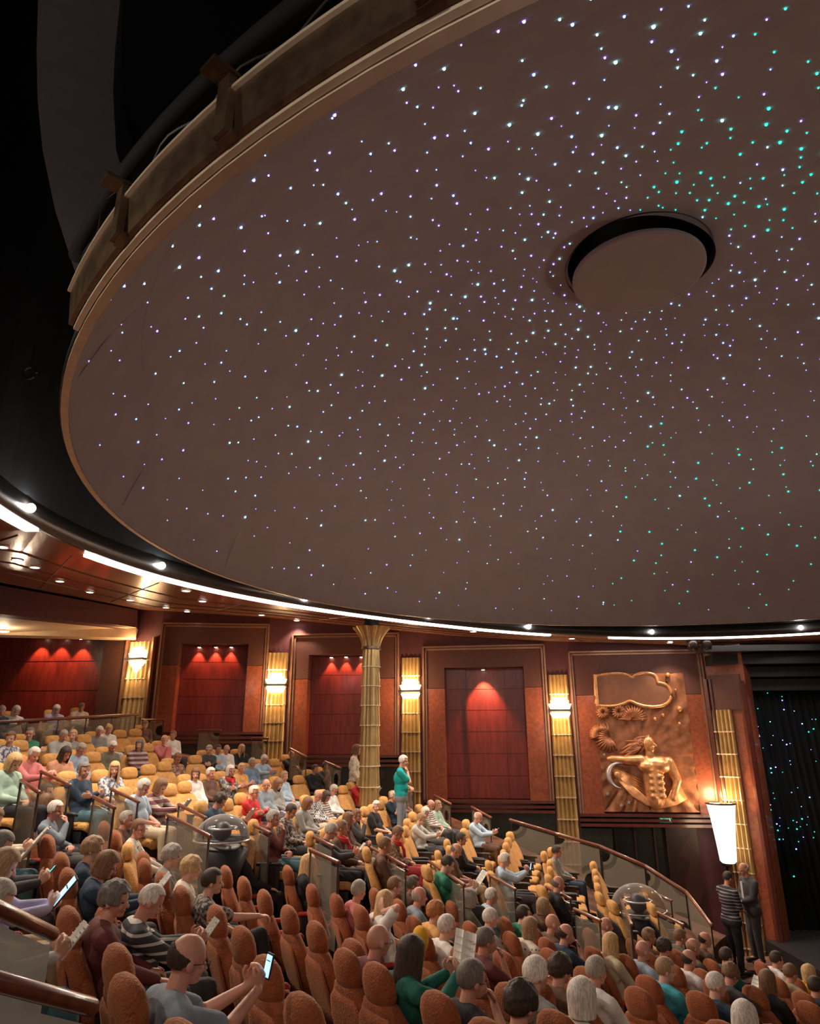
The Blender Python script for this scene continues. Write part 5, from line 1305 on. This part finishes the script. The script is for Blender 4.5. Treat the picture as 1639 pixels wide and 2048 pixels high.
# ---- empty seats (headrest pixels)
EN = [(97, 1655), (95, 1684), (128, 1700), (144, 1733), (154, 1773), (193, 1809), (238, 1859), (284, 1925), (366, 1998),
      (287, 1689), (319, 1707), (348, 1732), (374, 1767), (433, 1791), (485, 1831), (533, 1885), (605, 1954),
      (429, 1694), (451, 1718), (487, 1739), (528, 1764), (577, 1794), (631, 1824), (705, 1858), (782, 1908), (867, 1970),
      (579, 1732), (623, 1755), (672, 1776), (720, 1805), (777, 1840), (672, 1733), (716, 1750), (757, 1771), (815, 1797),
      (810, 1802), (902, 1800), (1012, 1815), (954, 1826), (851, 1867), (936, 1849), (1028, 1849), (943, 1907), (1004, 1884), (1095, 1882), (803, 1925),
      (1028, 1956), (1107, 1925), (1000, 2028), (1151, 2007), (1166, 1917), (1272, 1956), (1361, 1921), (1304, 2010), (1385, 1987), (1382, 1962), (1495, 1999), (1612, 1988), (1259, 1897), (1255, 2040), (1440, 2020), (1545, 2030), (700, 2030), (1400, 1925)]
EF = [(36, 1588), (42, 1599), (52, 1611), (65, 1625), (74, 1644), (201, 1627), (223, 1639), (241, 1653), (260, 1672)]
EG = [(3, 1476), (41, 1472), (88, 1468), (169, 1462), (241, 1454), (272, 1452), (5, 1516), (101, 1505), (187, 1496), (260, 1487), (295, 1481), (318, 1477), (355, 1474),
      (330, 1516), (261, 1526), (298, 1521), (214, 1535), (187, 1536), (341, 1558), (371, 1554), (406, 1549), (392, 1504), (378, 1506), (394, 1609), (128, 1551),
      (465, 1491), (436, 1539), (549, 1512), (567, 1507), (615, 1537), (597, 1544), (577, 1550), (485, 1578), (455, 1587), (513, 1638), (567, 1615), (593, 1605),
      (686, 1564), (701, 1558), (730, 1610), (743, 1601), (759, 1594), (771, 1586), (784, 1580), (810, 1643), (800, 1656), (766, 1682), (634, 1667), (597, 1679), (650, 1580),
      (851, 1609), (846, 1616), (836, 1627), (824, 1637), (811, 1648), (803, 1662), (933, 1638), (926, 1649), (919, 1659), (910, 1669), (897, 1682), (891, 1696), (879, 1710), (868, 1723),
      (1018, 1656), (1014, 1667), (1010, 1677), (1005, 1691), (1000, 1702), (993, 1718), (981, 1732), (971, 1744), (1100, 1687), (1099, 1699), (1098, 1711), (1098, 1724), (1094, 1739), (1101, 1746), (1096, 1757), (1095, 1771),
      (1184, 1715), (1188, 1730), (1191, 1743), (1193, 1757), (1196, 1774), (1281, 1761), (1288, 1777), (1300, 1796), (1314, 1817), (1160, 1748), (1030, 1745), (1222, 1790)]
def free(x, y, d=.40):
    return all((s[0].location.x-x)**2 + (s[0].location.y-y)**2 > d*d for s in SEATS)
def empty_seats(lst, blk, fab=None):
    for px, py in lst:
        w_ = surf(px, py, blk, -.01)
        if w_ is None: continue
        rz = math.atan2(CY-w_.y, CX-w_.x) + swing(w_.x, blk); x = w_.x + .26*math.cos(rz); y = w_.y + .26*math.sin(rz)
        if free(x, y, .36): place_seat(x, y, blk, None, (px, py))
empty_seats(EN, 'N'); empty_seats(EG, 'F')
# golden seats at the upper end of the near block
PROTO['Y'] = None
def near_gold(px, py):
    w_ = surf(px, py, 'N', -.01); rz = math.atan2(CY-w_.y, CX-w_.x); x = w_.x + .25*math.cos(rz); y = w_.y + .25*math.sin(rz)
    if not free(x, y, .36): return
    t = copy_tree(PROTO['F']); t.location = (x, y, floorz(x, y, 'N')); t.rotation_euler = (0, 0, rz); t.scale = (SSC, SSC*1.2, SSC); t['category'] = 'theatre seat'; t['group'] = 'golden seats at the upper end of the near block'
    SEATS.append((t, 'F', None, (px, py)))
for p in EF: near_gold(*p)
# ---- name every seat by its neighbour
ORDW = ['nearest', 'second', 'third', 'fourth', 'fifth', 'sixth', 'seventh', 'eighth', 'ninth', 'tenth', 'eleventh', 'twelfth', 'thirteenth', 'fourteenth']
def words(s, n): return ' '.join(s.split()[:n])
buckets = {}
for t, blk, per, px in SEATS:
    colr = 'golden' if blk == 'F' else 'dim-lit orange'
    if per: t['label'] = words('%s seat under the %s' % (colr, per), 16); continue
    best = min(PEOPLE, key=lambda q: (q[2]-px[0])**2 + ((q[3]-px[1])*1.5)**2)
    dx, dy = px[0]-best[2], px[1]-best[3]
    di = ('right of' if dx > 0 else 'left of') if abs(dx) > abs(dy)*1.2 else ('in front of' if (dy > 0) else 'behind')
    if abs(dx) <= abs(dy)*1.2: di = 'below' if dy > 0 else 'above'
    buckets.setdefault((best[1], di, colr), []).append((dx*dx+dy*dy, t))
for (lab, di, colr), L in buckets.items():
    L.sort(key=lambda a: a[0])
    for k, (_, t) in enumerate(L):
        pre = ('empty %s seat' % colr) if len(L) == 1 else '%s empty %s seat' % (ORDW[min(k, 13)], colr)
        t['label'] = words('%s %s the %s' % (pre, di, lab), 16)
# ---- small loose things on the seats
w_ = surf(840, 1862, 'N', 0)
o = MB(); o.ell((0, 0, -.05), .06, .08, .09); me = remesh(o, 'bag', .02, 2); me.materials.append(CC['yellow']); o = bpy.data.objects.new('yellow_bag', me); COL.objects.link(o); o.location = w_
tag(o, 'bright yellow rounded bag between seats behind woman in green', 'bag')

# ============================================================ GLASS RAILS
def rail(p0, p1, hgt, label, glass, rad=.03, posts=2, group=None, nm='glass_railing'):
    mid = (p0+p1)/2; t = empty(nm, (mid.x, mid.y, min(p0.z, p1.z)-hgt), 0, label, 'railing', group); I = Matrix.Translation(-t.location)
    d = (p1-p0); dn = d.normalized()
    b = MB().capsule(p0, rad, p1, rad, 12); b.xf(I); b.build('handrail', RAILW, t, True)
    n = Vector((-dn.y, dn.x, 0)).normalized()*.006; g = d*.02
    a, c = p0 + g - Vector((0, 0, .05)), p1 - g - Vector((0, 0, .05)); H = Vector((0, 0, hgt-.08))
    b = MB().rings([[a+n, c+n, c-H+n, a-H+n], [a-n, c-n, c-H-n, a-H-n]]); b.xf(I); b.build('glass_panel', glass, t)
    for k in range(posts):
        q = p0.lerp(p1, (k+.0)/(max(1, posts-1))*.96+.02); b = MB(); b.box(q.x-.008, q.y-.008, q.z-hgt, q.x+.008, q.y+.008, q.z); b.xf(I); b.build('post', STEEL, t)
    return t
def srail(a, c, blk, label, h=.72):
    p0, p1 = surf(a[0], a[1], blk, h-SEATH), surf(c[0], c[1], blk, h-SEATH)
    rail(p0, p1, h, label, GLASS, .017, 2, 'short glass railings along the sloping aisle')
RS = [((82, 1543), (140, 1570), 'at the upper left beside the man in pink'), ((42, 1561), (78, 1585), 'at far left beside the grey-green cardigan'),
      ((222, 1578), (277, 1604), 'beside woman in patterned blouse'), ((187, 1594), (229, 1616), 'right of the man in navy sweater'),
      ((357, 1609), (411, 1636), 'left of the curly-haired writer'), ((335, 1630), (420, 1673), 'left of the clear dome console'),
      ((487, 1641), (540, 1666), 'beside man in maroon sweater'), ((618, 1669), (666, 1693), 'in front of the grey-haired man in suit'), ((620, 1700), (677, 1725), 'above the ash-blonde woman in dark jacket'),
      ((742, 1695), (812, 1733), 'centre, below the brown print top'), ((860, 1724), (928, 1770), 'in front of the boy in green'), ((978, 1750), (1030, 1779), 'in front of the man with camera'),
      ((1092, 1774), (1141, 1798), 'in front of bald man in black'), ((1148, 1818), (1200, 1842), 'just left of the right dome console'), ((1240, 1797), (1262, 1850), 'right of the right dome console'),
      ((1291, 1778), (1342, 1802), 'upper right by the last gold seats'), ((1314, 1825), (1366, 1850), 'lower right above the maroon carpet')]
for a, c, l in RS: srail(a, c, 'F' if c[1]-a[1] < 60 else 'F', 'short glass rail with wooden handrail ' + l)
def frail(a, ya, c, yc, h, label, gl=GLASSP, r=.022, posts=2):
    rail(aty(a[0], a[1], ya), aty(c[0], c[1], yc), h, label, gl, r, posts, 'wall side glass railings')
frail((-20, 1445), 11.2, (276, 1429), 14.2, 1.0, 'long level handrail with glass across the top back row', GLASS, .026, 6)
frail((285, 1440), 15.4, (328, 1440), 15.3, .9, 'patterned glass rail right of the first pilaster')
frail((396, 1461), 15.2, (441, 1461), 15.1, .7, 'patterned glass rail under the first triple-lit niche')
frail((503, 1477), 15.0, (536, 1477), 14.9, .7, 'patterned glass rail left of second pilaster base')
frail((580, 1497), 14.6, (613, 1514), 13.9, .8, 'sloping patterned glass rail behind the bald bearded man')
frail((650, 1523), 14.2, (681, 1536), 13.5, .9, 'sloping patterned glass rail left of the walking woman')
frail((812, 1570), 13.9, (827, 1584), 13.4, .8, 'sloping patterned glass rail beneath the teal shirt man')
frail((868, 1591), 14.4, (901, 1608), 13.7, .9, 'sloping patterned glass rail left of wide red niche')
frail((943, 1614), 14.0, (981, 1635), 13.3, .9, 'sloping patterned glass rail beside the man with lit phone')
pts = [((1020, 1640), 13.8), ((1110, 1667), 13.6), ((1200, 1693), 13.3), ((1290, 1732), 12.9), ((1372, 1785), 12.4), ((1422, 1850), 11.4)]
nm_ = ['topmost', 'second', 'third', 'fourth', 'lowest']
for k in range(5):
    frail(pts[k][0], pts[k][1], pts[k+1][0], pts[k+1][1], 1.25, '%s section of the long curved patterned glass balustrade at right' % nm_[k], GLASSP, .028, 2)
def nrail(a, c, Y0, Y1, h, label, r):
    rail(aty(a[0], a[1], Y0), aty(c[0], c[1], Y1), h, label, GLASSN, r, 1, 'large near glass railings')
nrail((-60, 1790), (104, 1868), 2.75, 3.25, 1.0, 'large mahogany handrail with frosted glass at lower left, upper one', .028)
nrail((-60, 1948), (182, 2014), 2.2, 2.6, 1.0, 'large mahogany handrail with frosted glass at bottom left corner', .027)

# ============================================================ DOME CONSOLES
def console(px, py, blk, R_, label):
    p = surf(px, py, blk, -.35); t = empty('dome_console', p - Vector((0, 0, .35)), 0, label, 'console', 'clear dome consoles in the aisle')
    prof = [(R_*math.cos(a), .45 + R_*.85*math.sin(a)) for a in [PI/2*k/9 for k in range(9)]] + [(.01, .45 + R_*.85)]
    MB().lathe(prof, 36, None, False, True).build('clear_dome', ACRYL, t, True)
    MB().lathe([(R_-.008, .435), (R_+.01, .435), (R_+.01, .45), (R_-.008, .45)], 36, None, False, False).build('rim_ring', SILVER, t, True)
    MB().lathe([(R_*.6, -.2), (R_*.75, .1), (R_*.98, .36), (R_*.6, .40)], 36).build('console_body', BASEB, t, True)
    MB().ell((0, 0, .52), R_*.34, R_*.34, R_*.34).build('projector_ball', BASEB, t, True)
    b = MB(); b.tube([Vector((R_*.5*math.cos(a), R_*.5*math.sin(a), .55)) for a in [k*PI/12 for k in range(25)]], .012, 6); b.build('inner_ring', SILVER, t, True)
console(442, 1700, 'F', .27, 'clear dome console with black body at left of the aisle')
console(1278, 1834, 'F', .36, 'clear dome console with black body at the right end of the aisle')

# ---- added spots, unseen outside the frame, that brighten the underside of the dome
add_light('SPOT', 'dome_fill_light', (2.0, -5.0, .2), 430, (1, .90, .86), .8, (3.6, 7.5, 4.6), 58, .9)
add_light('SPOT', 'dome_fill_light', (13.5, 5.0, -1.0), 330, (1, .90, .86), .8, (4.0, 7.2, 4.2), 62, .9)
# warm spots added to light the copper relief from above, no lamp bodies
for px_, py_, e_ in ((1230, 1315, 18), (1330, 1315, 18)):
    q = PL[9].hit(px_, py_); add_light('SPOT', 'relief_fill_spot', PL[9].P(q[0], 1.3, q[1]+.1), e_, (1, .62, .36), .05, PL[9].P(q[0], 0, q[1]-2.4), 75, .6)
# ---- fill lamps added behind the camera to brighten the near block, no fittings
add_light('AREA', 'rear_fill_area', (-2.5, -1.5, 2.3), 10, (1, .55, .35), .8, (1.0, 3.5, -1.5))
for k, (x, y) in enumerate(((4.5, -1.0), (8.5, -.5))):
    add_light('SPOT', 'rear_fill_spot', (x, y, 2.2), 30, (1, .62, .42), .15, (x-.5, y+5, -2), 95, .8)
